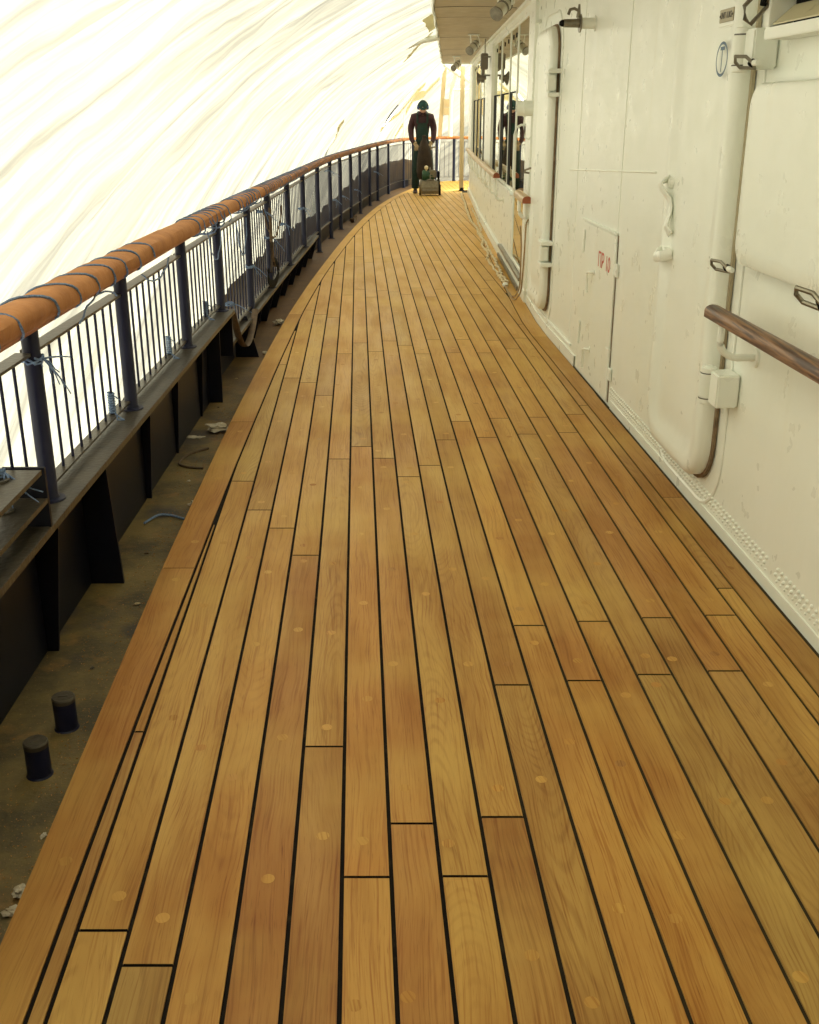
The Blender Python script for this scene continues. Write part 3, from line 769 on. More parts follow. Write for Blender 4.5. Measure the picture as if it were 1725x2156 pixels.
# text runs left-to-right seen from the walkway: that is towards -Y
text_mesh('UNIT A.M.S.', .030, lambda a, b, c: W(4.145 - a, 1.872 + b, .0685 + c), INK, 'plate_lettering', pl, .8)
m = MB()
for yy in (4.078, 4.212): m.lathe(W(yy, 1.872, .067), Wn(4.3), [(0, .004), (.003, .004), (.0035, .001)], 8)
m.build('plate_screw', INK, pl)

# ------------------------------------------------------------------ locker hatch with PR 10
lk = thing('locker_door', W(6.2, .02, .0), 'low flush locker door in the deckhouse wall marked with red letters and number 10', 'locker door')
m = MB(); wbox(m, 5.80, 6.70, .012, .925, .001, .009, b=.003); m.build('panel', CREAM, lk)
m = MB(); wbox(m, 5.792, 6.72, .930, .942, .001, .018, b=.004); m.build('drip_rail', CREAM2, lk)
m = MB(); wbox(m, 5.783, 5.799, .012, .93, .0005, .003, b=.001); m.build('gap', DARKM, lk, smooth=False)
for zc in (.80, .23):
    m = MB(); wbox(m, 5.73, 5.79, zc - .085, zc - .015, .003, .014, b=.003); wbox(m, 5.79, 5.85, zc + .02, zc + .085, .011, .020, b=.003)
    m.cyl(W(5.79, zc - .085, .012), W(5.79, zc + .085, .012), .008, 10); m.build('hinge', CREAM2, lk)
for yy, zz in ((6.33, .665), (6.33, .205)):
    m = MB(); m.tube([W(yy - .03, zz, .006), W(yy - .02, zz, .030), W(yy + .01, zz - .004, .036), W(yy + .045, zz - .015, .034), W(yy + .055, zz - .05, .032), W(yy + .055, zz - .13, .032)], .0085, 8)
    m.lathe(W(yy - .03, zz, .008), Wn(6.3), [(0, .018), (.008, .016)], 12); m.build('handle', CREAM2, lk)
for yy, zz in ((6.62, .86), (6.62, .30)):
    m = MB(); wbox(m, yy - .02, yy + .02, zz - .04, zz + .02, .011, .018, b=.003); m.cyl(W(yy, zz - .12, .014), W(yy, zz - .02, .014), .006, 8); m.build('bolt', CREAM2, lk)
text_mesh('ПР 10', .118, lambda a, b, c: W(6.065 - a, .750 + b, .0096 + c), RED, 'red_lettering', lk, .98)
# rivets and base strip
rv = MB()
def dome(m, y, z, r, mi=0):
    m.lathe(W(y, z, -.001), Wn(y), [(0, r), (r * .6, r * .88), (r * 1.0, r * .5), (r * 1.1, .0005)], 8, mi)
y = 1.0
while y < 5.74:
    if not (3.27 < y < 3.32):
        dome(rv, y, .108, .0082); dome(rv, y + .016, .084, .0082); dome(rv, y + .002, .064, .0055)
    y += .035
rv.build('rivet_rows', CREAM2, house); rv = MB()
for zz in (.012, .03, .048): dome(rv, 5.33, zz, .006); dome(rv, 5.36, zz + .008, .006)
rv.build('rivet_cluster', CREAM2, house)
m = MB(); m.grid(lambda u, v: W(-2 + 7.72 * u, -.02 + .062 * v, .0045 + .0015 * v), 30, 1); m.grid(lambda u, v: W(-2 + 7.72 * u, .042 + .0001, .0065 * (1 - v)), 30, 1)
m.build('base_strip', CREAM, house, recalc=False)
m = MB(); m.grid(lambda u, v: W(6.75 + 2.5 * u, -.02 + .085 * v, .010), 20, 1); m.grid(lambda u, v: W(6.75 + 2.5 * u, .065, .010 * (1 - v)), 20, 1)
m.tube([W(6.9 + 2.3 * i / 12, .105, .004) for i in range(13)], .010, 8)
m.build('kick_moulding', CREAM2, house, recalc=False)
m = MB()      # welded seams on the near wall
for a, b in (((7.25, 1.195), (5.15, 1.285)), ):
    m.tube([W(a[0] + (b[0] - a[0]) * i / 14, a[1] + (b[1] - a[1]) * i / 14, .001) for i in range(15)], .0045, 6)
m.build('weld_seam', CREAM, house)
for yy in (5.82, 6.98, 2.2):
    m = MB(); m.tube([W(yy, .95 if yy == 5.82 else .1, .0005), W(yy, 2.4, .0005)], .003, 6)
    m.build('weld_seam', CREAM, house)

# ------------------------------------------------------------------ window cover, louvre, clamps
wc = thing('window_cover', W(3.2, 1.03, .03), 'large white rounded cover plate clamped over a window above the near grab rail', 'window cover')
leaf_mesh(MB(), 2.20, 3.835, 1.045, 1.640, .075, [(0, .012), (0, .045), (.006, .058), (.018, .064), (.06, .065), (.2, .065)]).build('plate', CREAM, wc)
def clamp(y, z, off, label, ang=0, s=1.0):
    t = thing('clamp', W(y, z, off), label, 'clamp', 'steel clips around the window cover')
    m = MB(); nn = Wn(y); tg = Vector((0, 1, 0)); up = Vector((0, 0, 1))
    a = tg * math.cos(ang) + up * math.sin(ang); b = nn
    c = W(y, z, off)
    pts = [c + a * .0 + b * .004, c + a * (.028 * s) + b * .020 * s, c + a * (.062 * s) + b * .046 * s, c + a * (.074 * s) + b * .040 * s, c + a * .070 * s + b * .024 * s, c + a * (.020 * s) - b * .012 * s, c + b * .004]
    # loop lies nearly in a tilted plane: add height so it reads as a ring
    pts = [p + up * h * s for p, h in zip(pts, (0, .020, .022, .004, -.012, -.016, 0))]
    m.tube(pts, .0058 * s, 8); m.build('ring', STEEL, t)
    m = MB(); m.lathe(c + a * .012, a, [(0, .014 * s), (.004, .014 * s), (.004, .009 * s), (.028 * s, .009 * s), (.028 * s, .002)], 8); m.build('nut', BLACK, t)
    m = MB(); m.lathe(c - a * .02, a, [(-.030 * s, .009 * s), (-.005, .010 * s), (.015, .010 * s)], 12); m.build('stud', CREAM2, t)
    return t
clamp(3.80, 1.03, .085, 'steel clip ring at the lower left corner of the white window cover', 0, 1.0)
clamp(2.93, 1.045, .105, 'large steel clip ring below the window cover, above the grab rail at the photo edge', .15, 1.3)
clamp(3.75, 1.70, .09, 'steel clip ring between the upper door hinge and the window cover corner', 0, 1.0)
clamp(3.68, 1.91, .10, 'steel clip ring highest on the wall beside the louvre vent', -1.25, 1.25)
lv = thing('louvre_vent', W(3.2, 1.77, .01), 'cream louvred vent with grimy slats in the top right corner above the window cover', 'vent')
m = MB()
for z0, z1, y0, y1 in ((1.765, 1.80, 2.4, 3.70), (2.20, 2.235, 2.4, 3.70)): wbox(m, y0, y1, z0, z1, .002, .085)
wbox(m, 3.665, 3.70, 1.80, 2.20, .002, .085); wbox(m, 2.40, 2.435, 1.80, 2.20, .002, .085); m.build('frame', CREAM2, lv)
m = MB(); wbox(m, 2.435, 3.665, 1.80, 2.20, .002, .006, b=.0005); m.build('dark_back', BLACK, lv, smooth=False)
SL_M = mat('grimy_cream', (.60, .55, .36), .5, noise_s=12, col2=(.30, .25, .14), ramp=(.55, .75), stretch=(1, 1, 2))
for i in range(5):
    m = MB(); zc = 1.835 + .078 * i; nn = Wn(3)
    m.grid(lambda u, v: W(2.44 + 1.22 * u, zc + .030 - .055 * v, .012 + .062 * v), 4, 3); m.grid(lambda u, v: W(2.44 + 1.22 * u, zc + .026 - .055 * v, .012 + .062 * v), 4, 3)
    m.grid(lambda u, v: W(2.44 + 1.22 * u, zc - .025 - .004 * v, .074), 4, 1)
    m.build('slat', SL_M, lv, recalc=False)

# ------------------------------------------------------------------ hand rails on the wall
def dsec(m, ya, yb, z, off, wd=.046, ht=.062, endcap=True, n=10):
    """D-section timber rail, rounded on top, flat below"""
    sec = [(-wd, -ht * .5), (-wd, .0)] + [(-wd * math.cos(R(a)), ht * .5 * math.sin(R(a))) for a in range(20, 180, 20)] + [(wd, 0), (wd, -ht * .5)]
    n0 = len(m.v); k = len(sec)
    for i in range(n + 1):
        y = ya + (yb - ya) * i / n; c = W(y, z, off); nn = Wn(y)
        for a, b in sec: m.v.append(c - nn * a + Vector((0, 0, b)))
    for i in range(n):
        for j in range(k):
            a = n0 + i * k + j; b = n0 + i * k + (j + 1) % k
            m.f.append((a, b, b + k, a + k)); m.m.append(0)
    m.f.append(tuple(n0 + j for j in range(k))); m.m.append(1 if endcap else 0)
    m.f.append(tuple(n0 + n * k + j for j in reversed(range(k)))); m.m.append(1 if endcap else 0)
ENDG = mat('red_end_grain', (.30, .085, .030), .45)
def bracket(par, y, z, off, drop=.17, r=.013):
    m = MB(); pts = [W(y, z - .03, off), W(y, z - drop * .55, off)]
    for i in range(7):
        a = R(90 * i / 6); pts.append(W(y, z - drop * .6 - drop * .4 * math.sin(a), off - (off * .5) * (1 - math.cos(a))))
    pts += [W(y, z - drop, off * .3), W(y, z - drop, .004)]
    m.tube(pts, r, 10); b = m.build('bracket', CREAM2, par)
    m = MB(); m.lathe(W(y, z - drop, 0), Wn(y), [(0, .036 if r > .012 else .02), (.008, .034 if r > .012 else .018)], 20); m.build('flange', CREAM2, b)
gr = thing('grab_rail', W(3.6, .7, .05), 'near glossy dark wooden grab rail on one white bracket, at the right edge', 'grab rail', 'wooden grab rails on the deckhouse wall')
m = MB(); dsec(m, 3.77, 1.6, .888, .135, .031, .043); m.build('rail', [VARN, VARN], gr)
bracket(gr, 3.66, .890, .135, .150); bracket(gr, 2.2, .895, .135, .125)
gr = thing('grab_rail', W(9, .7, .05), 'short wooden grab rail stub beside the glass door with a cord tied below it', 'grab rail', 'wooden grab rails on the deckhouse wall')
m = MB(); dsec(m, 8.55, 9.32, .905, .095, .038, .055); m.build('rail', [VARN_L, ENDG], gr)
bracket(gr, 8.66, .905, .095, .19, .016); bracket(gr, 9.2, .905, .095, .19, .016)
gr = thing('grab_rail', W(16, .7, .05), 'long pale wooden grab rail on many white brackets below the far windows', 'grab rail', 'wooden grab rails on the deckhouse wall')
m = MB(); dsec(m, 11.95, 20.6, .905, .10, .034, .055, n=40); m.build('rail', [VARN_L, ENDG], gr)
for i in range(9): bracket(gr, 12.15 + i * 1.0, .905, .10, .27, .014)

# ------------------------------------------------------------------ small wall fittings
t = thing('door_holdback', W(7.35, 2.05, .0), 'grey steel hold-back hook with black rubber tip high beside the far door', 'door hook')
nn = Wn(6.9); c = W(6.72, 2.03, 0)
m = MB(); m.lathe(c, nn, [(0, .042), (.006, .042), (.006, .030), (.085, .030)], 18); m.build('stem', CREAM2, t)
m = MB(); m.lathe(c + nn * .085, nn, [(0, .050), (.008, .050), (.008, .024), (.10, .022)], 20); m.tube([c + nn * .10 + Vector((0, 0, .02)), c + nn * .10 + Vector((0, 0, .065)), c + nn * .125 + Vector((0, 0, .078)), c + nn * .15 + Vector((0, 0, .072)), c + nn * .16 + Vector((0, 0, .045))], .009, 8)
m.tube([c + nn * .10 + Vector((0, 0, .03)), c + nn * .098 + Vector((0, 0, .10))], [.014, .006], 8); m.build('hook', STEEL, t)
m = MB(); m.lathe(c + nn * .185, nn, [(0, .019), (.012, .018), (.024, .010), (.026, .002)], 14); m.build('rubber_tip', BLACK, t)
t = thing('wall_pipe', W(9.0, 2.0, .03), 'thin cream conduit pipe clipped down the wall corner beside the glass door', 'pipe')
m = MB(); m.tube([W(9.0, 2.40, .03), W(9.0, 2.0, .03), W(9.02, 1.9, .032), W(9.0, 1.68, .03)], .013, 8); m.tube([W(8.93, 2.4, .025), W(8.93, 1.68, .025)], .006, 8); m.build('conduit', CREAM2, t)
for z in (2.2, 1.98, 1.78):
    m = MB(); wbox(m, 8.90, 9.05, z - .012, z + .012, .002, .048, b=.004); m.build('clip', CREAM2, t)
t = thing('call_button_lamp', W(9.2, 1.57, .0), 'round cream lamp housing with a looped cable on the post beside the glass door', 'wall lamp')
ax = (Wn(9.2) + Vector((0, .1, 0))).normalized(); c = W(9.0, 1.575, .0)
m = MB(); m.lathe(c, ax, [(0, .03), (.03, .03), (.03, .058), (.085, .060), (.09, .064), (.105, .064), (.11, .058), (.155, .056), (.158, .030)], 22); m.build('housing', CREAM2, t)
m = MB(); m.lathe(c + ax * .1585, ax, [(0, .032), (.002, .030)], 18); m.build('lens', BLACK, t)
m = MB(); m.tube([W(9.0, 1.53, .02), W(8.98, 1.46, .02), W(8.95, 1.38, .035), W(8.95, 1.34, .06), W(8.98, 1.36, .09), W(9.0, 1.44, .10), W(9.02, 1.52, .09)], .006, 8); m.build('cable', CREAM2, t)
t = thing('door_latch', W(8.9, 1.12, .0), 'small dark metal latch plate with hooked handle between far door and glass door', 'latch')
m = MB(); wbox(m, 8.86, 8.885, .92, 1.25, .003, .014, b=.002); m.build('plate', STEEL, t)
m = MB(); m.tube([W(8.87, 1.13, .01), W(8.88, 1.125, .05), W(8.92, 1.11, .085), W(8.95, 1.09, .08), W(8.95, 1.085, .045)], .008, 8); m.build('handle', STEEL, t)
t = thing('loudspeaker', W(15.4, 2.1, .1), 'grey horn loudspeaker with square box hanging beside the window pillar', 'loudspeaker')
m = MB(); wbox(m, 14.66, 14.82, 2.06, 2.25, .06, .15, b=.008); m.build('box', SPK, t)
ax = Vector((-.25, -.95, -.1)).normalized(); c = W(14.70, 1.96, .12)
m = MB(); m.lathe(c, (-1, .2, -.1), [(-.04, .025), (.0, .028), (.03, .04), (.055, .065), (.07, .088), (.072, .078), (.05, .015)], 20); m.tube([c + Vector((0, 0, -.06)), c + Vector((0, 0, .10))], .02, 8); m.build('horn', SPK, t)
m = MB(); m.tube([W(14.7, 2.25, .10), W(14.7, 2.43, .10)], .008, 8); wbox(m, 14.66, 14.74, 1.98, 2.0, .0, .12); wbox(m, 14.66, 14.74, 2.2, 2.22, 0, .12); m.build('bracket', STEEL, t)

# deckhead floodlights
for (x, y, lab, s) in ((.66, 8.75, 'cylindrical metal deck light nearest on the overhead, cut by the top of the photo', 1.0), (.735, 13.9, 'middle of three cylindrical deck lights hanging below the overhead', 1.0), (.75, 19.3, 'farthest cylindrical deck light at the end of the overhead', 1.0)):
    t = thing('deck_light', (x, y, 2.28), lab, 'deck light', 'cylindrical deck lights under the overhead')
    ax = Vector((-.45, -.62, -.42)).normalized(); c = Vector((x + .05, y, 2.30)) + Vector((.01, .02, 0))
    m = MB(); m.lathe(c, ax, [(-.09, .03), (-.085, .042), (-.04, .046), (.02, .047), (.10, .047), (.13, .050), (.14, .050), (.14, .040), (.10, .03)], 22); m.build('barrel', CHROME, t)
    m = MB()
    for h in (-.03, .03, .13): m.lathe(c + ax * h, ax, [(0, .0535), (.012, .0535)], 22)
    m.build('ring', STEEL, t)
    m = MB(); sd_ = ax.cross(Vector((0, 0, 1))).normalized()
    for q in (-1, 1): m.tube([c + sd_ * .06 * q, c + sd_ * .06 * q + Vector((0, 0, .06)), Vector((x + .04, y, 2.425)) + sd_ * .05 * q], .007, 8)
    m.box((x + .04, y, 2.418), (.14, .10, .008)); m.build('bracket', CREAM2, t)

# ------------------------------------------------------------------ bulwark with top plate, gussets
bw = thing('bulwark', (-1.2, 5, -.05), 'dark navy steel bulwark with a flat charcoal capping plate and gussets under the railing', 'bulwark')
def along(y, off, z):
    p, tg, nr = rail_at(d_of_y(y)); return p + nr * off + Vector((0, 0, z))
ZP1, ZP2, YS = .42, .205, 6.45
def sweep(m, prof, y0, y1, st=.25, zf=None, mi=0, cap=True):
    n = max(2, int((y1 - y0) / st)); k = len(prof); n0 = len(m.v)
    for i in range(n + 1):
        y = y0 + (y1 - y0) * i / n
        for o, z in prof: m.v.append(along(y, o, z))
    for i in range(n):
        for j in range(k):
            a = n0 + i * k + j; b = n0 + i * k + (j + 1) % k
            m.f.append((a, b, b + k, a + k)); m.m.append(mi)
    if cap:
        m.f.append(tuple(n0 + j for j in range(k))); m.m.append(mi); m.f.append(tuple(n0 + n * k + j for j in reversed(range(k)))); m.m.append(mi)
sgn = -1 if rail_at(d_of_y(5))[2].x < 0 else 1     # outward = -x on this side
def out(v): return v * 1.0
m = MB(); sweep(m, [(-.075, ZP1), (-.075, ZP1 - .022), (-.068, ZP1 - .028), (.075, ZP1 - .028), (.075, ZP1), (-.068, ZP1 + .002)], -3, YS); m.build('cap_plate', CHAR, bw)
m = MB(); sweep(m, [(-.045, ZP2), (-.045, ZP2 - .02), (.06, ZP2 - .02), (.06, ZP2)], YS + .02, 12.6); m.build('cap_plate', CHAR, bw)
m = MB(); sweep(m, [(.03, -.07), (.03, ZP1 - .028), (.045, ZP1 - .028), (.045, -.07)], -3, YS); sweep(m, [(.075, -.07), (.075, ZP2 - .02), (.09, ZP2 - .02), (.09, -.07)], YS, 12.6); sweep(m, [(.075, -.07), (.075, .12), (.09, .12), (.09, -.07)], 12.6, 25.2); m.build('side_plate', NAVY_D, bw)
def gusset(y, zt, wtop, wbot, back=.03, th=.012, name='gusset'):
    m = MB(); p, tg, nr = rail_at(d_of_y(y))
    pts = [nr * back + Vector((0, 0, -.05)), nr * (-wbot) + Vector((0, 0, -.05)), nr * (-wtop) + Vector((0, 0, zt)), nr * back + Vector((0, 0, zt))]
    n0 = len(m.v)
    for s in (-1, 1):
        for q in pts: m.v.append(p + q + tg * th * s / 2)
    m.f += [(n0, n0 + 1, n0 + 2, n0 + 3), (n0 + 7, n0 + 6, n0 + 5, n0 + 4)] + [(n0 + i, n0 + 4 + i, n0 + 4 + (i + 1) % 4, n0 + (i + 1) % 4) for i in range(4)]
    m.m += [0] * 6
    m.build(name, NAVY_D, bw, smooth=False)
for y, wb in ((.5, .0), (1.5, .0), (2.2, .0)): gusset(y, ZP1 - .028, .060, wb)
for y, wt, wb in ((2.97, .055, .005), (3.48, .066, .088), (4.38, .02, -.01), (5.04, .01, -.02), (5.72, .01, -.02), (6.02, .05, .045)): gusset(y, ZP1 - .028, wt, wb)
for y in (7.9, 8.59, 9.24, 9.87, 10.53, 11.15, 11.77, 12.5): gusset(y, ZP2 - .02, .040, -.03, back=.075)
gusset(7.25, .235, .02, .09, back=.07)
# step where the high cap ends
m = MB(); sweep(m, [(-.055, ZP2 - .07), (-.055, ZP1 - .03), (.07, ZP1 - .03), (.07, ZP2 - .07)], YS - .012, YS); m.build('end_plate', NAVY_D, bw, smooth=False)

# ------------------------------------------------------------------ railing
rl = thing('railing', (-1.12, 8, -.05), 'navy steel railing with slim balusters curving along the ship side and round the far end', 'railing')
ZTOP = .955
def zlow(y): return ZP1 + .035 if y < YS else interp([(6.45, ZP2 + .03), (11, ZP2 + .03), (13, .195), (14, .180), (15.5, .160), (24, .12), (27, .09)], y)
postY = [-1.4, -.3, .8, 1.95, 3.08, 4.15, 5.35, 6.40, 7.62, 8.70, 10.05, 11.45, 13.10, 14.585, 15.763, 17.034, 18.274, 19.842, 21.04, 22.751, 24.70]
postD = [d_of_y(y) for y in postY]
dl = postD[-1]
tot = (len(RP) - 1) * .1
for xx in (.10, .62, 1.05, 2.3, 3.5, 4.7):
    postD.append(min((i for i in range(len(RP)) if RP[i].y > 24.8), key=lambda i: abs(RP[i].x - xx)) * .1)
pm = {}
for d in postD:
    p, tg, nr = rail_at(d); y = p.y
    zb = ZP1 + .001 if y < YS + .2 else (ZP2 + .001 if y < 12 else (-.049 if y < 25.2 else 0.001))
    key = round(zb, 3)
    if key not in pm:
        m = MB(); h = ZTOP - zb; r = .026 if y < 25 else .034
        m.lathe((0, 0, 0), (0, 0, 1), [(0, .048), (.006, .046), (.008, r + .004), (.016, r), (h, r)], 20)
        me_ = None; o = m.build('post', NAVY, rl); pm[key] = o.data
        # shared mesh is authored round the origin
        for v in o.data.vertices: v.co += rl.location
    else:
        o = bpy.data.objects.new('post', pm[key]); C.objects.link(o); o.parent = rl
    o.location = p + Vector((0, 0, zb)) - rl.location
# balusters with upper and lower flat bars between the posts
bal = bpy.data.meshes.new('baluster_mesh')
m = MB(); m.cyl((0, 0, 0), (0, 0, 1), .0052, 8)
bal.from_pydata([tuple(v) for v in m.v], [], m.f); bal.materials.append(NAVY); bal.polygons.foreach_set('use_smooth', [True] * len(bal.polygons)); bal.set_sharp_from_angle(angle=R(50))
nb = 0; rest = MB(); lo_bars = MB(); up_bars = MB()
cand = []
for a, b in zip(postD, postD[1:]):
    L = b - a; n = max(4, round(L / (.108 if rail_at((a + b) / 2)[0].y < 6.4 else .124)))
    pts = []
    for i in range(9):
        d = a + .02 + (L - .04) * i / 8; p, tg, nr = rail_at(d); pts.append((p, nr))
    for bars, z, wd, th in ((up_bars, None, .024, .009), (lo_bars, 0, .020, .008)):
        n0 = len(bars.v)
        for p, nr in pts:
            zz = .882 if z is None else zlow(p.y)
            for o, h in ((-wd, -th), (wd, -th), (wd, th), (-wd, th)): bars.v.append(p + nr * (o + .018) + Vector((0, 0, zz + h * .5)))
        for i in range(8):
            for j in range(4):
                q = n0 + i * 4 + j; w2 = n0 + i * 4 + (j + 1) % 4; bars.f.append((q, w2, w2 + 4, q + 4)); bars.m.append(0)
        bars.f += [(n0, n0 + 1, n0 + 2, n0 + 3), (n0 + 35, n0 + 34, n0 + 33, n0 + 32)]; bars.m += [0, 0]
    for i in range(1, n):
        d = a + L * i / n; p, tg, nr = rail_at(d); q = p + nr * .018; z0 = zlow(p.y) + .004
        cand.append((q, z0))
up_bars.build('upper_bar', CHAR, rl, smooth=False); lo_bars.build('lower_bar', CHAR, rl, smooth=False)
cand = [c for c in cand if c[0].y > 2.2 or c[0].y < 2.2]
vis = [c for c in cand if c[0].y > 2.5][:100]
for q, z0 in cand:
    if any(q is v[0] for v in vis):
        o = bpy.data.objects.new('baluster', bal); C.objects.link(o); o.parent = rl
        o.location = Vector((q.x, q.y, z0)) - rl.location; o.scale = (1, 1, .880 - z0)
    else:
        rest.cyl((q.x, q.y, z0), (q.x, q.y, .880), .0050, 6)
tag(rest.build('distant_balusters', NAVY, rl), kind='stuff')
# wooden top rail, seen under the cloth at the far end
m = MB(); m.tube([p + Vector((0, 0, .968)) for p in RP[::3]], .045, 12, ry=.022); m.build('top_rail', mat('worn_rail_varnish', (.30, .095, .035), .5, noise_s=8, col2=(.40, .15, .06)), rl)

# orange cloth padding bound with blue twine
dmax = d_of_y(26.0) if False else dl + 5
def padz(y): return interp([(3, 1.002), (8, .988), (12, .978), (26, .978)], y)
m = MB(); N_ = 520; n0 = 0; segs = 18
for i in range(N_ + 1):
    d = 0.1 + (tot - .3) * i / N_; p, tg, nr = rail_at(d); y = p.y
    f = interp([(0, 1.0), (9, .92), (12, .80), (26, .78)], y)
    for j in range(segs):
        th = 2 * math.pi * j / segs; nz = noise.noise(Vector((d * 3, math.cos(th) * 1.2, math.sin(th) * 1.2))) * .007 + noise.noise(Vector((d * 14, math.cos(th) * 2, math.sin(th) * 2))) * .0025
        pinch = 0
        if y > 7.6: pinch = .0028 * (1 if (d / .075) % 1 < .35 else 0)
        rx, rz = .062 * f + nz - pinch, .043 * f + nz * .8 - pinch
        c_, s_ = math.cos(th), math.sin(th)
        e = .75
        sx = math.copysign(abs(c_) ** e, c_); sz = math.copysign(abs(s_) ** e, s_)
        m.v.append(p + nr * rx * sx + Vector((0, 0, padz(y) + rz * sz)))
for i in range(N_):
    for j in range(segs):
        a = i * segs + j; b = i * segs + (j + 1) % segs; m.f.append((a, b, b + segs, a + segs)); m.m.append(0)
o = m.build('rail_padding', FABRIC)
tag(o, 'orange cloth padding wrapped around the curving top rail of the railing', 'padding')
def coil(d0, d1, pitch, r=.0034, loose=0.0, sd_=1):
    m = MB(); pts = []; n = int((d1 - d0) / pitch * 18); rnd = random.Random(sd_)
    for i in range(n + 1):
        t = i / 18; ph = 2 * math.pi * t; k = int(t); rnd2 = random.Random(sd_ * 100 + k)
        d = d0 + pitch * t + (rnd2.random() - .5) * pitch * .5 * math.sin(ph / 2) ** 2
        p, tg, nr = rail_at(d); f = interp([(0, 1.0), (9, .92), (12, .80), (26, .78)], p.y)
        lo = 1 + loose * max(0, -math.sin(ph)) * rnd2.random()
        e = .8; c_, s_ = math.cos(ph), math.sin(ph)
        sx = math.copysign(abs(c_) ** e, c_); sz = math.copysign(abs(s_) ** e, s_)
        pts.append(p + nr * (.065 * f) * sx * lo + Vector((0, 0, padz(p.y) + .046 * f * sz * lo)))
    m.tube(pts, r, 5); return m
def twine_piece(label, m):
    o = m.build('twine', TWINE); tag(o, label, 'twine', 'blue twine tied on the railing'); return o
twine_piece('spaced coils of blue twine on the nearest stretch of orange padding', coil(d_of_y(2.3), d_of_y(4.55), .235, .0042, .1, 1))
twine_piece('loose overlapping loops of blue twine hanging around the padding above the third post', coil(d_of_y(5.55), d_of_y(6.55), .13, .0042, 1.0, 2))
twine_piece('group of blue twine loops around the padding just before the dense winding', coil(d_of_y(6.9), d_of_y(8.0), .12, .0042, .5, 3))
m = coil(d_of_y(8.2), d_of_y(11.6), .11, .0028, .2, 4); twine_piece('close winding of blue twine along the middle of the padded rail', m)
m = coil(d_of_y(11.7), d_of_y(24.4), .15, .0028, .1, 5); twine_piece('close winding of blue twine along the far curve of the padded rail', m)

def knot(label, y, z, off=-.01, s=1.0, seed=0, tails=3):
    rnd = random.Random(seed); m = MB(); p, tg, nr = rail_at(d_of_y(y)); c = p + nr * off + Vector((0, 0, z))
    pts = []
    for i in range(34):
        a = 2 * math.pi * i / 9; pts.append(c + nr * .032 * s * math.cos(a) + tg * .032 * s * math.sin(a) + Vector((0, 0, rnd.uniform(-.012, .012))))
    m.tube(pts, .0035, 5)
    for k in range(tails):
        q = c - nr * .033 * s; pp = [q]; dv = Vector((rnd.uniform(.2, 1), rnd.uniform(-.6, .6), rnd.uniform(-.6, .2)))
        for i in range(5): dv += Vector((rnd.uniform(-.4, .4), rnd.uniform(-.4, .4), rnd.uniform(-.5, .1))); pp.append(pp[-1] + dv * .016)
        m.tube(pp, [.0035, .003, .003, .0025, .002, .002], 5)
    return twine_piece(label, m)
def binding(label, y, z, seed=0):
    rnd = random.Random(seed); m = MB(); p, tg, nr = rail_at(d_of_y(y)); c = p + nr * .018
    pts = [c + Vector((.011 * math.cos(i * .9), .011 * math.sin(i * .9), z + .085 * i / 60)) for i in range(61)]
    m.tube(pts, .0045, 5)
    q = pts[0]; m.tube([q, q + Vector((.02, -.02, -.008)), q + Vector((.045, -.045, -.012)), q + Vector((.02, -.05, -.01)), q], .003, 5)
    q = pts[-1]; m.tube([q, q + Vector((.02, .0, -.01)), q + Vector((.04, .01, -.03))], .0025, 5)
    return twine_piece(label, m)
knot('frayed blue twine knot tied round the nearest railing post', 3.08, .865, 0, 1.0, 3, 8)
binding('blue twine binding at the foot of a baluster just before the second post', 3.93, ZP1 + .04, 4)
binding('blue twine binding at the foot of a baluster between the second and third posts', 5.0, ZP1 + .04, 5)
binding('blue twine binding at the foot of a baluster just before the cap plate steps down', 6.0, ZP1 + .04, 6)
for i, (lab, y, z, tl) in enumerate((('blue twine knot low on the railing right after the cap plate step', 6.65, .42, 2), ('pale blue twine knot round the post behind the hanging strap', 7.62, .52, 3), ('blue twine knot on the railing post above the black strap ring', 8.70, .60, 3),
        ('blue twine knot on the balusters beyond the black strap ring', 9.6, .62, 2), ('blue twine knot halfway up the railing before the twelfth post', 11.2, .62, 3), ('tangle of blue twine near the foot of a far railing post', 15.0, .42, 4),
        ('blue twine knot low on a railing post in the far curve', 15.9, .40, 3), ('blue twine knot on the balusters past the far post in the curve', 17.6, .38, 2), ('blue twine knot below the padding where the close winding begins', 8.3, .84, 4),
        ('blue twine knot under the padding over the far curve', 14.2, .84, 4), ('faint blue twine knot farthest along the railing', 20.6, .5, 3))):
    knot(lab, y, z, -.005, 1.0, 20 + i, tl)
def hang(label, ya, za, yb, zb, sag, r=.0035, mt=None, name='twine', cat='twine', grp='blue twine tied on the railing', off=-.04):
    pts = []
    for i in range(15):
        t = i / 14; y = ya + (yb - ya) * t; p, tg, nr = rail_at(d_of_y(y)); pts.append(p + nr * off + Vector((.004 * math.sin(i * 1.7), 0, za + (zb - za) * t - sag * 4 * t * (1 - t))))
    m = MB(); m.tube(pts, r, 6); o = m.build(name, mt or TWINE); tag(o, label, cat, grp); return o
hang('slack blue twine loop hanging from the padding after the third post', 5.9, .94, 6.35, .90, .16)
hang('long thin loop of blue twine drooping over the balusters past the fourth post', 6.9, .88, 7.35, .88, .22)
hang('short arc of green-blue twine over the upper bar near the second post', 3.45, .90, 3.95, .91, -.05)
hang('curl of blue twine draped from padding to upper bar beyond the second post', 4.35, .93, 4.9, .93, .06)

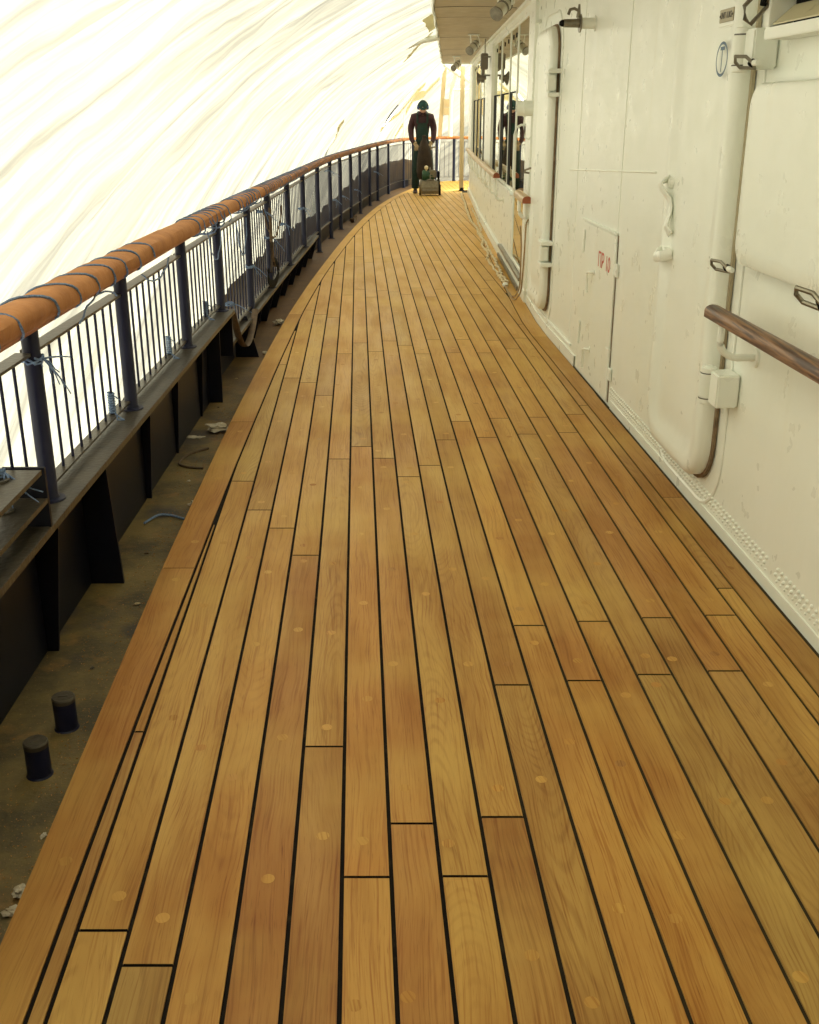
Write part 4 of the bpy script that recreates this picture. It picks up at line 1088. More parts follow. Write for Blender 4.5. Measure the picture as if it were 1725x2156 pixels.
# straps and ring hung on the railing
m = MB(); pts = []
for i in range(21):
    t = i / 20; y = 6.48 + .95 * t; p, tg, nr = rail_at(d_of_y(y)); pts.append(p - nr * (.055) + Vector((0, 0, .40 - .15 * t - .28 * 4 * t * (1 - t) * (1 - .35 * t))))
m.tube(pts, .022, 8, ry=.006); tag(m.build('strap', STRAP), 'broad brown strap sagging where the bulwark cap plate steps down', 'strap')
m = MB(); p, tg, nr = rail_at(d_of_y(8.45)); c = p - nr * .06
pts = [c + tg * .16 * math.cos(a) + Vector((0, 0, .36 + .085 * math.sin(a))) - nr * .02 * math.cos(a) for a in [R(150 + 290 * i / 22) for i in range(23)]]
m.tube(pts, .005, 8, ry=.032); o = thing('strap_ring', c + Vector((0, 0, .3)), 'black curled strap band hung on orange straps at the railing', 'strap')
m.build('band', BLACK, o)
m = MB(); m.tube([c + tg * -.12 + Vector((0, 0, .38)), c + tg * -.05 + Vector((0, 0, .60)), c + tg * -.05 + Vector((0, 0, .86))], .012, 8, ry=.003); m.tube([c + tg * .05 + Vector((0, 0, .40)), c + tg * -.05 + Vector((0, 0, .60))], .012, 8, ry=.003); m.build('strap', STRAP, o)
hang('thin orange-brown cord loop hanging on the balusters above the black strap ring', 8.15, .88, 9.35, .80, .24, .006, STRAP, 'cord', 'cord', None)
m = MB(); p, tg, nr = rail_at(d_of_y(16.9)); pts = [p - nr * .05 + tg * .22 * math.cos(a) + Vector((0, 0, .02 + .10 * math.sin(a))) for a in [R(190 + 160 * i / 12) for i in range(13)]]
for q in pts: q.z = max(q.z + .02, -.046)
m.tube(pts, .03, 8, ry=.008); tag(m.build('strap', STRAP), 'dark strap curl lying at the foot of the railing in the far curve', 'strap')

# double plate bracket at the near left
br = thing('rigging_bracket', (-1.1, 2.4, ZP1), 'double charcoal steel plate bracket with round holes at the left edge on the bulwark', 'bracket')
def holed_plate(z, y0, y1, xo, xi, par):
    m = MB(); th = .014
    # plate outline with two round holes, made as rings of quads
    holes = [(2.735, .22), (2.0, .3)]
    bm = bmesh.new()
    nx, ny_ = 10, 46
    W_ = []
    for i in range(ny_):
        for j in range(nx):
            y_a = y0 + (y1 - y0) * i / ny_; y_b = y0 + (y1 - y0) * (i + 1) / ny_
            def X(y, s): a = RAIL(y) + xo; b = RAIL(y) + xi; return a + (b - a) * s
            s0, s1 = j / nx, (j + 1) / nx
            cyv = (y_a + y_b) / 2; cx = X(cyv, (s0 + s1) / 2)
            hit = any((cx - X(hy_, hs)) ** 2 + (cyv - hy_) ** 2 < .017 ** 2 for hy_, hs in holes)
            if hit: continue
            vs = [bm.verts.new((X(y_a, s0), y_a, z)), bm.verts.new((X(y_a, s1), y_a, z)), bm.verts.new((X(y_b, s1), y_b, z)), bm.verts.new((X(y_b, s0), y_b, z))]
            bm.faces.new(vs)
    bmesh.ops.remove_doubles(bm, verts=bm.verts[:], dist=.0005)
    ret = bmesh.ops.extrude_face_region(bm, geom=bm.faces[:]); 
    for v in [g for g in ret['geom'] if isinstance(g, bmesh.types.BMVert)]: v.co.z -= th
    bm.verts.index_update(); m.v = [v.co.copy() for v in bm.verts]; m.f = [tuple(v.index for v in f.verts) for f in bm.faces]; m.m = [0] * len(m.f); bm.free()
    o = m.build('plate', CHAR, par, smooth=False)
    for hy_, hs in holes:
        a = RAIL(hy_) + xo; b = RAIL(hy_) + xi; x = a + (b - a) * hs; q = MB()
        # collar round the hole
        n0 = 0
        for h, r in ((.001, .034), (.006, .033), (.006, .021), (-.014, .020)):
            for j in range(22): q.v.append(Vector((x + r * math.cos(2 * math.pi * j / 22), hy_ + r * math.sin(2 * math.pi * j / 22), z + h)))
        for i in range(3):
            for j in range(22): q.f.append((i * 22 + j, i * 22 + (j + 1) % 22, (i + 1) * 22 + (j + 1) % 22, (i + 1) * 22 + j)); q.m.append(0)
        q.build('collar', CHAR, o)
holed_plate(.600, 1.2, 2.83, -.045, .072, br)
holed_plate(.510, 1.2, 2.845, -.045, .074, br)
m = MB(); m.box((RAIL(2.85) + .014, 2.852, .511), (.122, .012, .180)); m.build('end_web', NAVY_D, br, smooth=False)
knot('frayed blue twine tied round the baluster above the double plate bracket', 2.76, .615, .02, .45, 77, 6)

# vent stubs in the waterway
for i, (x, y, lab, tilt) in enumerate(((-.952, 2.52, 'navy pipe stub with slotted cap, the farther of the two beside the deck edge', .2), (-.955, 2.30, 'navy pipe stub with slotted cap, the nearer of the two at the left edge', .9))):
    t = thing('pipe_stub', (x, y, -.05), lab, 'pipe stub', 'slotted pipe stubs in the waterway')
    m = MB(); m.lathe((x, y, -.05), (0, 0, 1), [(0, .034), (.003, .0315), (.004, .0305), (.085, .0305)], 28); m.build('pipe', NAVY, t)
    cp = MB(); cp.lathe((x, y, .035), (0, 0, 1), [(0, .0315), (.011, .0315), (.015, .0290), (.0152, .015), (.0152, .001)], 28); cp = cp.build('cap', CHAR, t, angle=25)
    m = MB(); rot = Matrix.Rotation(tilt, 3, 'Z'); m.box((x, y, .0507), (.026, .007, .002), rot); m.build('slot', INK, cp, smooth=False)

# litter and dust in the waterway
def crumple(name, x, y, z, s, label, seed, mt=PAPER, flat=.5, cat='litter'):
    rnd = random.Random(seed); bm = bmesh.new(); bmesh.ops.create_icosphere(bm, subdivisions=3, radius=1)
    for v in bm.verts:
        n_ = noise.noise(v.co * 1.6 + Vector((seed, 0, 0))) * .9 + noise.noise(v.co * 4 + Vector((0, seed, 0))) * .45
        v.co *= (1 + n_); v.co = Vector((v.co.x * s[0], v.co.y * s[1], v.co.z * s[2]))
    mn = min(v.co.z for v in bm.verts)
    m = MB(); m.v = [Vector((x, y, z)) + v.co - Vector((0, 0, mn)) for v in bm.verts]; bm.verts.index_update(); m.f = [tuple(v.index for v in f.verts) for f in bm.faces]; m.m = [0] * len(m.f); bm.free()
    o = m.build(name, mt, smooth=False); tag(o, label, cat, 'scraps of paper in the waterway'); return o
crumple('paper_scrap', -1.03, 5.42, -.05, (.060, .042, .016), 'large crumpled tan paper on the steel beside the fourth gusset', 3)
crumple('paper_scrap', -1.13, 5.30, -.05, (.045, .02, .004), 'flat torn paper strip left of the large crumpled paper', 9)
crumple('paper_scrap', -.93, 4.27, -.05, (.022, .016, .010), 'small whitish paper scrap against the planks near the blue cord', 5)
crumple('paper_scrap', -1.045, 8.42, -.05, (.040, .035, .016), 'crumpled pale scrap farther along the waterway near the railing foot', 8)
crumple('paper_scrap', -.845, 1.845, -.05, (.016, .018, .011), 'round crumpled paper ball at the lower left edge beside the planks', 14)
crumple('paper_scrap', -.845, 1.790, -.05, (.020, .012, .007), 'torn curled paper just below the crumpled ball at the lower left edge', 16)
crumple('paper_scrap', -.815, 1.838, -.05, (.007, .006, .004), 'tiny paper crumb touching the plank edge at the lower left', 18)
crumple('paper_scrap', -1.02, 7.35, -.05, (.018, .03, .006), 'little dark and white litter beside the triangular gusset', 21)
rnd = random.Random(31)
kinds = ('speck of pale paper', 'chip of grey paint', 'curl of wood shaving', 'flake of rust')
for i, (yy, where) in enumerate(((2.05, 'just beyond the nearer pipe stub'), (2.85, 'in the olive dust before the first tall gusset'), (3.3, 'on the steel by the wide gusset'), (3.75, 'halfway between the stubs and the blue cord'), (4.6, 'between the blue cord and the brown cord curl'), (5.9, 'past the large crumpled paper'), (6.6, 'under the sagging strap'), (9.6, 'far along the waterway past the pale scrap'))):
    x = COV_OUT(yy) - rnd.uniform(.03, .14); k = kinds[i % 4]
    crumple(('paper_scrap', 'paint_chip', 'wood_shaving', 'rust_flake')[i % 4], x, yy, -.05, (rnd.uniform(.005, .010), rnd.uniform(.006, .012), .003), 'tiny ' + k + ' ' + where, 40 + i, (PAPER, CHAR, PINE, STRAP)[i % 4])
def floor_line(name, pts, r, mt, label, cat, grp=None):
    m = MB(); P = [Vector(p) for p in pts]
    q = []
    for i in range(len(P) - 1):
        for k in range(5):
            t = k / 5; p0 = P[max(i - 1, 0)]; p1 = P[i]; p2 = P[i + 1]; p3 = P[min(i + 2, len(P) - 1)]
            q.append(.5 * ((2 * p1) + (-p0 + p2) * t + (2 * p0 - 5 * p1 + 4 * p2 - p3) * t * t + (-p0 + 3 * p1 - 3 * p2 + p3) * t ** 3))
    q.append(P[-1]); m.tube(q, r, 6); o = m.build(name, mt); tag(o, label, cat, grp); return o
floor_line('twine', [(-1.10, 4.06, -.045), (-1.06, 4.14, -.040), (-1.01, 4.15, -.044), (-.97, 4.12, -.042), (-.945, 4.11, -.045)], .005, TWINE, 'short curved piece of blue cord lying on the dusty steel beside the deck', 'cord')
floor_line('cord', [(-1.02, 5.10, -.045), (-1.10, 5.0, -.045), (-1.12, 4.86, -.045), (-1.07, 4.80, -.045), (-.99, 4.78, -.045)], .006, STRAP, 'curl of brown cord on the dusty steel below the crumpled paper', 'cord')
# sawdust crumbs (nobody could count them)
m = MB(); rnd = random.Random(11)
for i in range(2600):
    y = rnd.uniform(1.5, 13) if i % 2 else rnd.uniform(1.5, 6); x = COV_OUT(y) - abs(rnd.gauss(0, .10)); 
    if x < RAIL(y) - .02: continue
    s = rnd.uniform(.0008, .003); a = rnd.random() * 6.28; dx, dy = math.cos(a) * s * 1.6, math.sin(a) * s * 1.6; z = -.0495
    m.quad([(x - dx, y - dy, z), (x + dy * .4, y - dx * .4, z + s * .8), (x + dx, y + dy, z), (x - dy * .4, y + dx * .4, z + s * .5)])
o = m.build('sawdust', mat('sawdust', (.42, .22, .075), .9), smooth=False); tag(o, 'sawdust and shavings scattered along the steel waterway', 'sawdust', kind='stuff')

# ------------------------------------------------------------------ brown sheeting beyond the rail
m = MB()
TOPB = [(6.6, .0), (7.2, .20), (8.4, .33), (11, .35), (12.7, .31), (14.2, .27), (15.2, .25), (17, .30), (18.5, .42), (21, .52), (24.5, .52), (30, .52)]
dA = d_of_y(6.6); dB = dl + 1.1
def bsheet(u, v):
    d = dA + (dB - dA) * u; p, tg, nr = rail_at(d); top = interp(TOPB, p.y) + .05 * noise.noise(Vector((d * 2.2, 0, 0))) + .02 * noise.noise(Vector((d * 9, 3, 0)))
    z = -.6 + (top + .6) * v
    return p + nr * (.22 + .03 * noise.noise(Vector((d * 1.5, z * 1.5, 7))) + .02 * noise.noise(Vector((d * 5, z * 2, 2)))) + Vector((0, 0, z))
m.grid(bsheet, 200, 12)
o = m.build('brown_tarpaulin', BROWNT, recalc=False); tag(o, 'ragged dark brown sheeting hung low outside the railing below the white tarp', 'tarpaulin')
sol = o.modifiers.new('thickness', 'SOLIDIFY'); sol.thickness = .004

# ------------------------------------------------------------------ the big white tarp
base = [(RAIL(-5 + .5 * i) - .72, -5 + .5 * i) for i in range(59)] + [(-.78, 24.8), (-.58, 25.7), (-.15, 26.5), (.45, 27.05), (1.2, 27.25), (2.5, 27.3), (6.5, 27.3)]
top = [(CE(-5 + .5 * i) - .02, -5 + .5 * i, 2.50) for i in range(54)] + [(.66, 22.0, 2.52), (.80, 23.5, 2.62), (.95, 25.0, 2.85), (1.2, 26.2, 3.0), (1.7, 26.9, 3.1), (3, 27.2, 3.1), (6.5, 27.25, 3.1)]
def even(path, n):
    P = [Vector(p if len(p) == 3 else (*p, 0)) for p in path]; L = [0]
    for a, b in zip(P, P[1:]): L.append(L[-1] + (b - a).length)
    res = []; j = 0
    for i in range(n + 1):
        d = L[-1] * i / n
        while j < len(P) - 2 and L[j + 1] < d: j += 1
        res.append(P[j].lerp(P[j + 1], (d - L[j]) / max(1e-9, L[j + 1] - L[j])))
    return res, L[-1]
NU, NV = 760, 90
B_, LB = even(base, NU); T_, LT = even(top, NU)
# keep the two edges abreast while they run along the ship
def tarp_pt(u, v):
    i = u * NU; k = min(int(i), NU - 1); b = B_[k].lerp(B_[k + 1], i - k); t = T_[k].lerp(T_[k + 1], i - k)
    P0 = Vector((b.x + .06, b.y, -.9)); P1 = Vector((b.x + (t.x - b.x) * .06, b.y + (t.y - b.y) * .06, .95)); P2 = Vector((b.x + (t.x - b.x) * .36, b.y + (t.y - b.y) * .36, t.z - .72)); P3 = t
    s = 1 - v
    p = P0 * s ** 3 + P1 * 3 * s * s * v + P2 * 3 * s * v * v + P3 * v ** 3
    return p
tm = MB(); vals = []
for i in range(NU + 1):
    for j in range(NV + 1):
        u, v = i / NU, j / NV; p = tarp_pt(u, v)
        du = (tarp_pt(min(1, u + .002), v) - tarp_pt(max(0, u - .002), v)); dv = (tarp_pt(u, min(1, v + .01)) - tarp_pt(u, max(0, v - .01)))
        nn_ = du.cross(dv).normalized()
        S = u * LB; Vv = v * 3.6; q = S - 1.7 * Vv
        env = math.sin(math.pi * min(1, max(0, v))) ** .5 if v < 1 else 0
        a = noise.noise(Vector((q * .9, Vv * .22, 0))) * .050 + noise.noise(Vector((q * 2.6, Vv * .35, 4))) * .026 + noise.noise(Vector(((S - 1.5 * Vv) * 6.5, Vv * .6, 9))) * .009
        a += noise.noise(Vector(((S - 1.6 * Vv) * 11, Vv * 1.4, 21))) * .006 * min(1, max(.2, (q - 2) / 3))
        a += max(0, noise.noise(Vector((q * 4.2, Vv * .28, 14)))) ** 2 * .07
        far = 1 - .35 * min(1, max(0, (p.y - 18) / 6))
        tm.v.append(p + nn_ * a * env * far)
SLIT = ((808, 262), (869, 192))
for i in range(NU):
    for j in range(NV):
        a = i * (NV + 1) + j; c = (tm.v[a] + tm.v[a + NV + 2]) / 2
        if c.y > 15:
            x_, y_ = proj(c)
            ax_, ay_ = SLIT[0]; bx_, by_ = SLIT[1]; t = max(0, min(1, ((x_ - ax_) * (bx_ - ax_) + (y_ - ay_) * (by_ - ay_)) / ((bx_ - ax_) ** 2 + (by_ - ay_) ** 2)))
            dd = math.hypot(x_ - ax_ - t * (bx_ - ax_), y_ - ay_ - t * (by_ - ay_))
            if dd < 1.5 and c.x < .6 and c.z > 1: continue
        tm.f.append((a, a + NV + 1, a + NV + 2, a + 1)); tm.m.append(0)
tarp = thing('tent_tarp', (-1.5, 10, -1), 'huge wrinkled translucent white sheet draped from the overhead down outside the railing', 'tarpaulin')
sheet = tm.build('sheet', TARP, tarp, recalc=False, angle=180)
uvl = sheet.data.uv_layers.new(name='sheet')
for lp in sheet.data.loops:
    i, j = divmod(lp.vertex_index, NV + 1); uvl.data[lp.index].uv = (i / NU * LB, j / NV * 3.6)
# tape patches welded on the inside of the sheet: follow the sheet surface
def on_sheet(S, t_, lift=-.012):
    i = max(0, min(NU, S / LB * NU)); j = max(0, min(NV, t_ * NV)); i0, j0 = min(int(i), NU - 1), min(int(j), NV - 1); fi, fj = i - i0, j - j0
    g = lambda a, b: tm.v[a * (NV + 1) + b]
    p = g(i0, j0).lerp(g(i0 + 1, j0), fi).lerp(g(i0, j0 + 1).lerp(g(i0 + 1, j0 + 1), fi), fj)
    inward = Vector((.8, -.5, -.2)).normalized() if i0 / NU > .75 else Vector((1, 0, -.2)).normalized()
    return p - inward * lift
def find_uv(px, py):
    best = None
    for i in range(int(NU * .45), NU, 2):
        for j in range(8, NV):
            x_, y_ = proj(tm.v[i * (NV + 1) + j]); d = (x_ - px) ** 2 + (y_ - py) ** 2
            if best is None or d < best[0]: best = (d, i / NU * LB, j / NV)
    return best[1], best[2]
def tape(pix, wd):
    cs = [find_uv(*p) for p in pix]; path = []
    for a, b in zip(cs, cs[1:]):
        for k in range(10): path.append((a[0] + (b[0] - a[0]) * k / 10, a[1] + (b[1] - a[1]) * k / 10))
    path.append(cs[-1]); m = MB(); n0 = 0
    for i, (s_, t_) in enumerate(path):
        a = path[max(i - 1, 0)]; b = path[min(i + 1, len(path) - 1)]; dx, dy = (b[0] - a[0]), (b[1] - a[1]) * 3.6; L = math.hypot(dx, dy) or 1
        wv = (wd[0] + (wd[1] - wd[0]) * i / len(path)) * (1 + .25 * noise.noise(Vector((i * .5, wd[0] * 9, 0))))
        for s2 in (-1, -.33, .33, 1): m.v.append(on_sheet(s_ - dy / L * wv * s2, t_ + dx / L * wv * s2 / 3.6))
    for i in range(len(path) - 1):
        for k in range(3): a = i * 4 + k; m.f.append((a, a + 1, a + 5, a + 4)); m.m.append(0)
    m.build('tape_patch', TAPE, tarp, recalc=False)
def slit_patch():
    a = find_uv(*SLIT[0]); b = find_uv(*SLIT[1]); m = MB(); rim = []; n_ = 26
    L = math.hypot(b[0] - a[0], (b[1] - a[1]) * 3.6); dx, dy = (b[0] - a[0]) / L, (b[1] - a[1]) * 3.6 / L
    for i in range(n_ + 1):
        t = i / n_; wv = .14 * (math.sin(math.pi * min(1, max(0, t))) ** .45) * (1 + .15 * math.sin(t * 9))
        s_, t_ = a[0] + (b[0] - a[0]) * t, a[1] + (b[1] - a[1]) * t
        for q in (-1, 0, 1): m.v.append(on_sheet(s_ - dy * wv * q, t_ + dx * wv * q / 3.6, -.02))
        rim.append(on_sheet(s_ - dy * wv, t_ + dx * wv / 3.6, -.03))
    low = []
    for i in range(n_): 
        for k in range(2): q = i * 3 + k; m.f.append((q, q + 1, q + 4, q + 3)); m.m.append(0)
    m.build('slit_light_fill', SLIT_FILL, tarp, recalc=False)
    m2 = MB(); m2.tube([v for v in m.v[0::3]], .010, 6); m2.tube([v for v in m.v[2::3]][:12], .012, 6); m2.build('dark_slit_edge', NAVY, tarp)
SLIT_FILL = tarp_mat('bright_slit_fill', (.97, .97, .95), trans=.97, gloss=.02, folds=False)  # added fill that makes the open slit look bright white
slit_patch()
tape([(800, 275), (838, 240), (872, 200), (893, 178)], (.05, .07))
tape([(853, 235), (872, 205), (893, 200), (925, 165)], (.16, .05))
tape([(700, 300), (712, 268), (722, 255)], (.04, .03))
tape([(855, 125), (880, 95), (905, 70)], (.05, .03))
tape([(830, 290), (850, 262)], (.05, .05))
tape([(905, 30), (912, 60)], (.08, .05))
# roof and end flaps closing the tent beyond the overhead
m = MB(); rnd = random.Random(4)
m.grid(lambda u, v: (T_[0].x * 0 + (.60 + .55 * v) + (6.5 - .60 - .55 * v) * u, 21.9 + 5.3 * v, 2.53 + .57 * min(1, v * 1.05) + .06 * noise.noise(Vector((u * 9, v * 6, 1)))), 60, 30)
rf = m.build('roof_flap', TARP, tarp, recalc=False, angle=180)
uvl = rf.data.uv_layers.new(name='sheet')
for lp in rf.data.loops: co = rf.data.vertices[lp.vertex_index].co; uvl.data[lp.index].uv = (co.x, co.y)

# ------------------------------------------------------------------ tent poles and props
def pole(name, label, cat, pts, r, mt, grp=None, seg=12, ry=None):
    m = MB(); m.tube(pts, r, seg, ry=ry); o = m.build(name, mt); tag(o, label, cat, grp); return o
P_ = Vector
pole('tent_pole', 'thick white bent tent pipe rising from the far rail up to the overhead', 'pole', [(.965, 26.35, 1.0), (.96, 26.35, 1.75), (.985, 26.2, 2.05), (1.06, 25.6, 2.35), (1.12, 24.9, 2.58)], .052, CREAM2, 'white pipes of the tent frame')
pole('tent_pole', 'thinner white pipe leaning beside the thick bent pipe at the far end', 'pole', [(.93, 26.0, 1.9), (1.05, 25.6, 2.30), (1.15, 25.2, 2.55)], .03, CREAM2, 'white pipes of the tent frame')
pole('tent_pole', 'white pipe sloping down from the end of the overhead towards the far windows', 'pole', [(.70, 23.2, 2.46), (1.05, 23.2, 2.24), (1.30, 23.2, 2.12), (2.2, 23.2, 1.9)], .050, CREAM2, 'white pipes of the tent frame')
pole('tent_pole', 'slim horizontal white pipe below the sloping pipe at the far end', 'pole', [(.98, 25.6, 2.02), (3.2, 25.6, 2.02)], .022, CREAM2, 'white pipes of the tent frame')
pole('tent_pole', 'white horizontal pipe crossing the tarp to the curved edge of the overhead', 'pole', [(-.05, 14.2, 2.30), (.14, 14.2, 2.37), (.37, 14.2, 2.41)], .035, CREAM2, 'white pipes of the tent frame')
pole('tent_pole', 'upright white pole outside the padded rail in the middle of the curve', 'pole', [(-1.40, 16.3, -.3), (-1.40, 16.3, 1.0), (-1.385, 16.3, 1.20), (-1.36, 16.3, 1.33)], .055, CREAM2, 'white pipes of the tent frame')
pole('tent_pole', 'very thin upright rod at the rail just left of the worker', 'pole', [(-.135, 24.7, .55), (-.137, 24.7, 1.0), (-.12, 24.7, 1.25), (-.135, 24.7, 1.53)], .012, CREAM2, 'white pipes of the tent frame')
t = thing('timber_prop', (1.087, 22.95, 0), 'raw timber prop standing on a dark foot plate under the end of the overhead', 'prop')
m = MB(); m.bbox((1.075, 22.95, 1.22), (.085, .07, 2.36), .004, Matrix.Rotation(R(-.2), 3, 'Y')); m.build('post', PINE, t)
m = MB(); m.lathe((1.087, 22.95, 0), (0, 0, 1), [(0, .085), (.012, .080), (.02, .05), (.07, .045)], 8); m.box((1.087, 22.95, .004), (.34, .10, .008)); m.build('foot_plate', BLACK, t)
t = thing('timber_plank', (.72, 26.2, 1.0), 'raw timber plank with nailed blocks standing on the far rail', 'plank')
m = MB(); rot = Matrix.Rotation(R(4.0), 3, 'Y'); m.bbox((.765, 26.2, 1.82), (.09, .06, 1.62), .004, rot); m.build('plank', PINE, t)
m = MB(); m.bbox((.855, 26.18, 1.735), (.13, .08, .17), .004); m.bbox((.845, 26.17, 1.562), (.14, .08, .165), .004); m.build('block', PINE, t)
m = MB(); m.tube([(.72, 26.1, 2.62), (.80, 26.1, 2.66), (.86, 26.1, 2.66)], .03, 8); m.build('clamp', BLACK, t)

# ------------------------------------------------------------------ rope and cord on the deck
def G3(x, y, z=.006): return (x, y, z)
rp = [(1.045, 22.3), (1.035, 20.8), (1.02, 19.6), (1.02, 18.0), (1.03, 17.0), (1.03, 16.2), (.99, 15.3), (1.02, 14.5), (.96, 13.6), (.93, 12.9), (.905, 12.2), (.93, 11.6)]
rnd = random.Random(5)
def knotty(pts, r, wob, z=.008, seed=1):
    rnd = random.Random(seed); q = []
    P = [Vector((x, y, z)) for x, y in pts]
    for i in range(len(P) - 1):
        n = max(2, int((P[i + 1] - P[i]).length / .05))
        for k in range(n): q.append(P[i].lerp(P[i + 1], k / n) + Vector((rnd.uniform(-wob, wob), rnd.uniform(-wob, wob), 0)))
    q.append(P[-1]); return q
t = thing('knotted_rope', (.95, 14, .0), 'pale knotted rope trailing over the planks from the timber prop along the wall base', 'rope')
A = [(1.05, 22.3), (1.01, 21.0), (1.0, 19.7), (.96, 18.3), (.93, 17.0), (.925, 16.3), (.96, 15.4), (.93, 14.6), (.955, 13.7), (.945, 12.9), (.95, 12.0), (.94, 11.4), (.93, 10.8), (.95, 10.3)]
B = [(1.06, 18.6), (1.05, 17.4), (1.03, 16.5), (1.01, 15.4), (.965, 14.7), (.96, 14.2), (.90, 13.3), (.915, 12.6), (.87, 12.0), (.885, 11.2), (.90, 10.7), (.915, 10.2)]
m = MB(); m.tube(knotty(A, .008, .014, .011, 1), .0115, 6)
for (x, y) in A[1:-1:2]: m.lathe((x, y, 0), (0, 0, 1), [(0, .012), (.010, .024), (.026, .018), (.032, .004)], 8)
m.build('strand', ROPE, t)
m = MB(); m.tube(knotty(B, .008, .014, .010, 2), .010, 6)
for (x, y) in B[1:-1:2]: m.lathe((x, y, 0), (0, 0, 1), [(0, .012), (.010, .021), (.024, .016), (.029, .004)], 8)
m.build('strand', ROPE, t)
m = MB(); m.lathe((.905, 10.05, 0), (0, 0, 1), [(0, .008), (.008, .024), (.024, .030), (.040, .022), (.046, .005)], 14); m.build('bulb_knot', CREAM2, t)
c0 = Vector((.905, 10.05, .02)); e1 = W(8.85, .72, .10); 
def sagline(pts, r, par, name, mt):
    q = []
    P = [Vector(p) for p in pts]
    for i in range(len(P) - 1):
        for k in range(8):
            t_ = k / 8; p0 = P[max(i - 1, 0)]; p1 = P[i]; p2 = P[i + 1]; p3 = P[min(i + 2, len(P) - 1)]
            q.append(.5 * ((2 * p1) + (-p0 + p2) * t_ + (2 * p0 - 5 * p1 + 4 * p2 - p3) * t_ * t_ + (-p0 + 3 * p1 - 3 * p2 + p3) * t_ ** 3))
    q.append(P[-1]); m = MB(); m.tube([p + Vector((0, 0, .003 * math.sin(i * 1.3))) for i, p in enumerate(q)], r, 6); m.build(name, mt, par)
sagline([c0, (.905, 9.75, .008), (.93, 9.45, .01), W(9.38, .10, .05), W(9.28, .28, .055), W(9.15, .50, .07), W(9.06, .66, .09)], .007, t, 'tail', CORD)
sagline([c0, (.90, 9.6, .008), (.92, 9.30, .008), W(9.2, .08, .06), W(8.95, .25, .07), W(8.72, .48, .085), W(8.62, .70, .09), W(8.66, .745, .07)], .007, t, 'tail', CORD)
m = MB(); m.tube([W(8.72 + .03 * math.cos(a), .735 + .05 * math.sin(a), .085 + .01 * math.sin(a * 2)) for a in [i * .5 for i in range(26)]], .006, 6); m.build('tie', CREAM2, t)

# ------------------------------------------------------------------ the worker
def skin(name, nodes, edges, mt, par, sub=2, root=0, smooth=True, fix=None):
    """nodes: list of (x,y,z,rx[,ry]); grown with a Skin modifier and baked"""
    org = Vector((0, 0, 0)); q = par
    while q is not None: org += q.location; q = q.parent
    me_ = bpy.data.meshes.new(name); me_.from_pydata([tuple(Vector(n_[:3])) for n_ in nodes], edges, [])
    o = bpy.data.objects.new(name, me_); C.objects.link(o)
    o.modifiers.new('s', 'SKIN'); 
    for i, n_ in enumerate(nodes):
        d = me_.skin_vertices[0].data[i]; d.radius = (n_[3], n_[4] if len(n_) > 4 else n_[3]); d.use_root = (i == root)
    s = o.modifiers.new('b', 'SUBSURF'); s.levels = sub; s.render_levels = sub
    dg = bpy.context.evaluated_depsgraph_get(); dg.update()
    b = bpy.data.meshes.new_from_object(o.evaluated_get(dg)); bpy.data.objects.remove(o)
    m = MB(); m.v = [v.co.copy() for v in b.vertices]; m.f = [tuple(p.vertices) for p in b.polygons]; m.m = [0] * len(m.f)
    return m
def chain(nodes, start=None):
    n0 = 0; return [(i, i + 1) for i in range(len(nodes) - 1)]
MX, MY = .255, 22.35
man = thing('person', (MX, MY, 0), 'worker in burgundy sweater, green overalls, teal cap and ear defenders guiding the floor sander', 'person')
def at(x, y, z): return Vector((MX + x, MY + y, z))
def N(x, y, z, r, r2=None): p = at(x, y, z); return (p.x, p.y, p.z, r, r2 if r2 is not None else r)
# body: pelvis root, spine, neck, arms to the wrists and legs
body = [N(0, .01, .95, .085, .070), N(0, 0, 1.12, .095, .075), N(0, -.02, 1.30, .135, .095), N(0, -.03, 1.44, .115, .075), N(0, -.06, 1.51, .050, .050), N(0, -.09, 1.56, .048, .050),
        N(-.155, -.02, 1.43, .062), N(-.225, 0, 1.24, .050), N(-.205, -.13, 1.03, .038), N(-.135, -.21, .93, .026), N(.155, -.02, 1.43, .062), N(.225, 0, 1.24, .050), N(.215, -.13, 1.03, .038), N(.160, -.21, .94, .026),
        N(-.09, .0, .88, .085), N(-.115, -.03, .50, .056), N(-.125, .02, .10, .040), N(.09, .02, .88, .085), N(.15, .02, .50, .056), N(.165, .10, .10, .040)]
be = [(0, 1), (1, 2), (2, 3), (3, 4), (4, 5), (3, 6), (6, 7), (7, 8), (8, 9), (3, 10), (10, 11), (11, 12), (12, 13), (0, 14), (14, 15), (15, 16), (0, 17), (17, 18), (18, 19)]
bm_ = skin('body', body, be, SKIN, man)
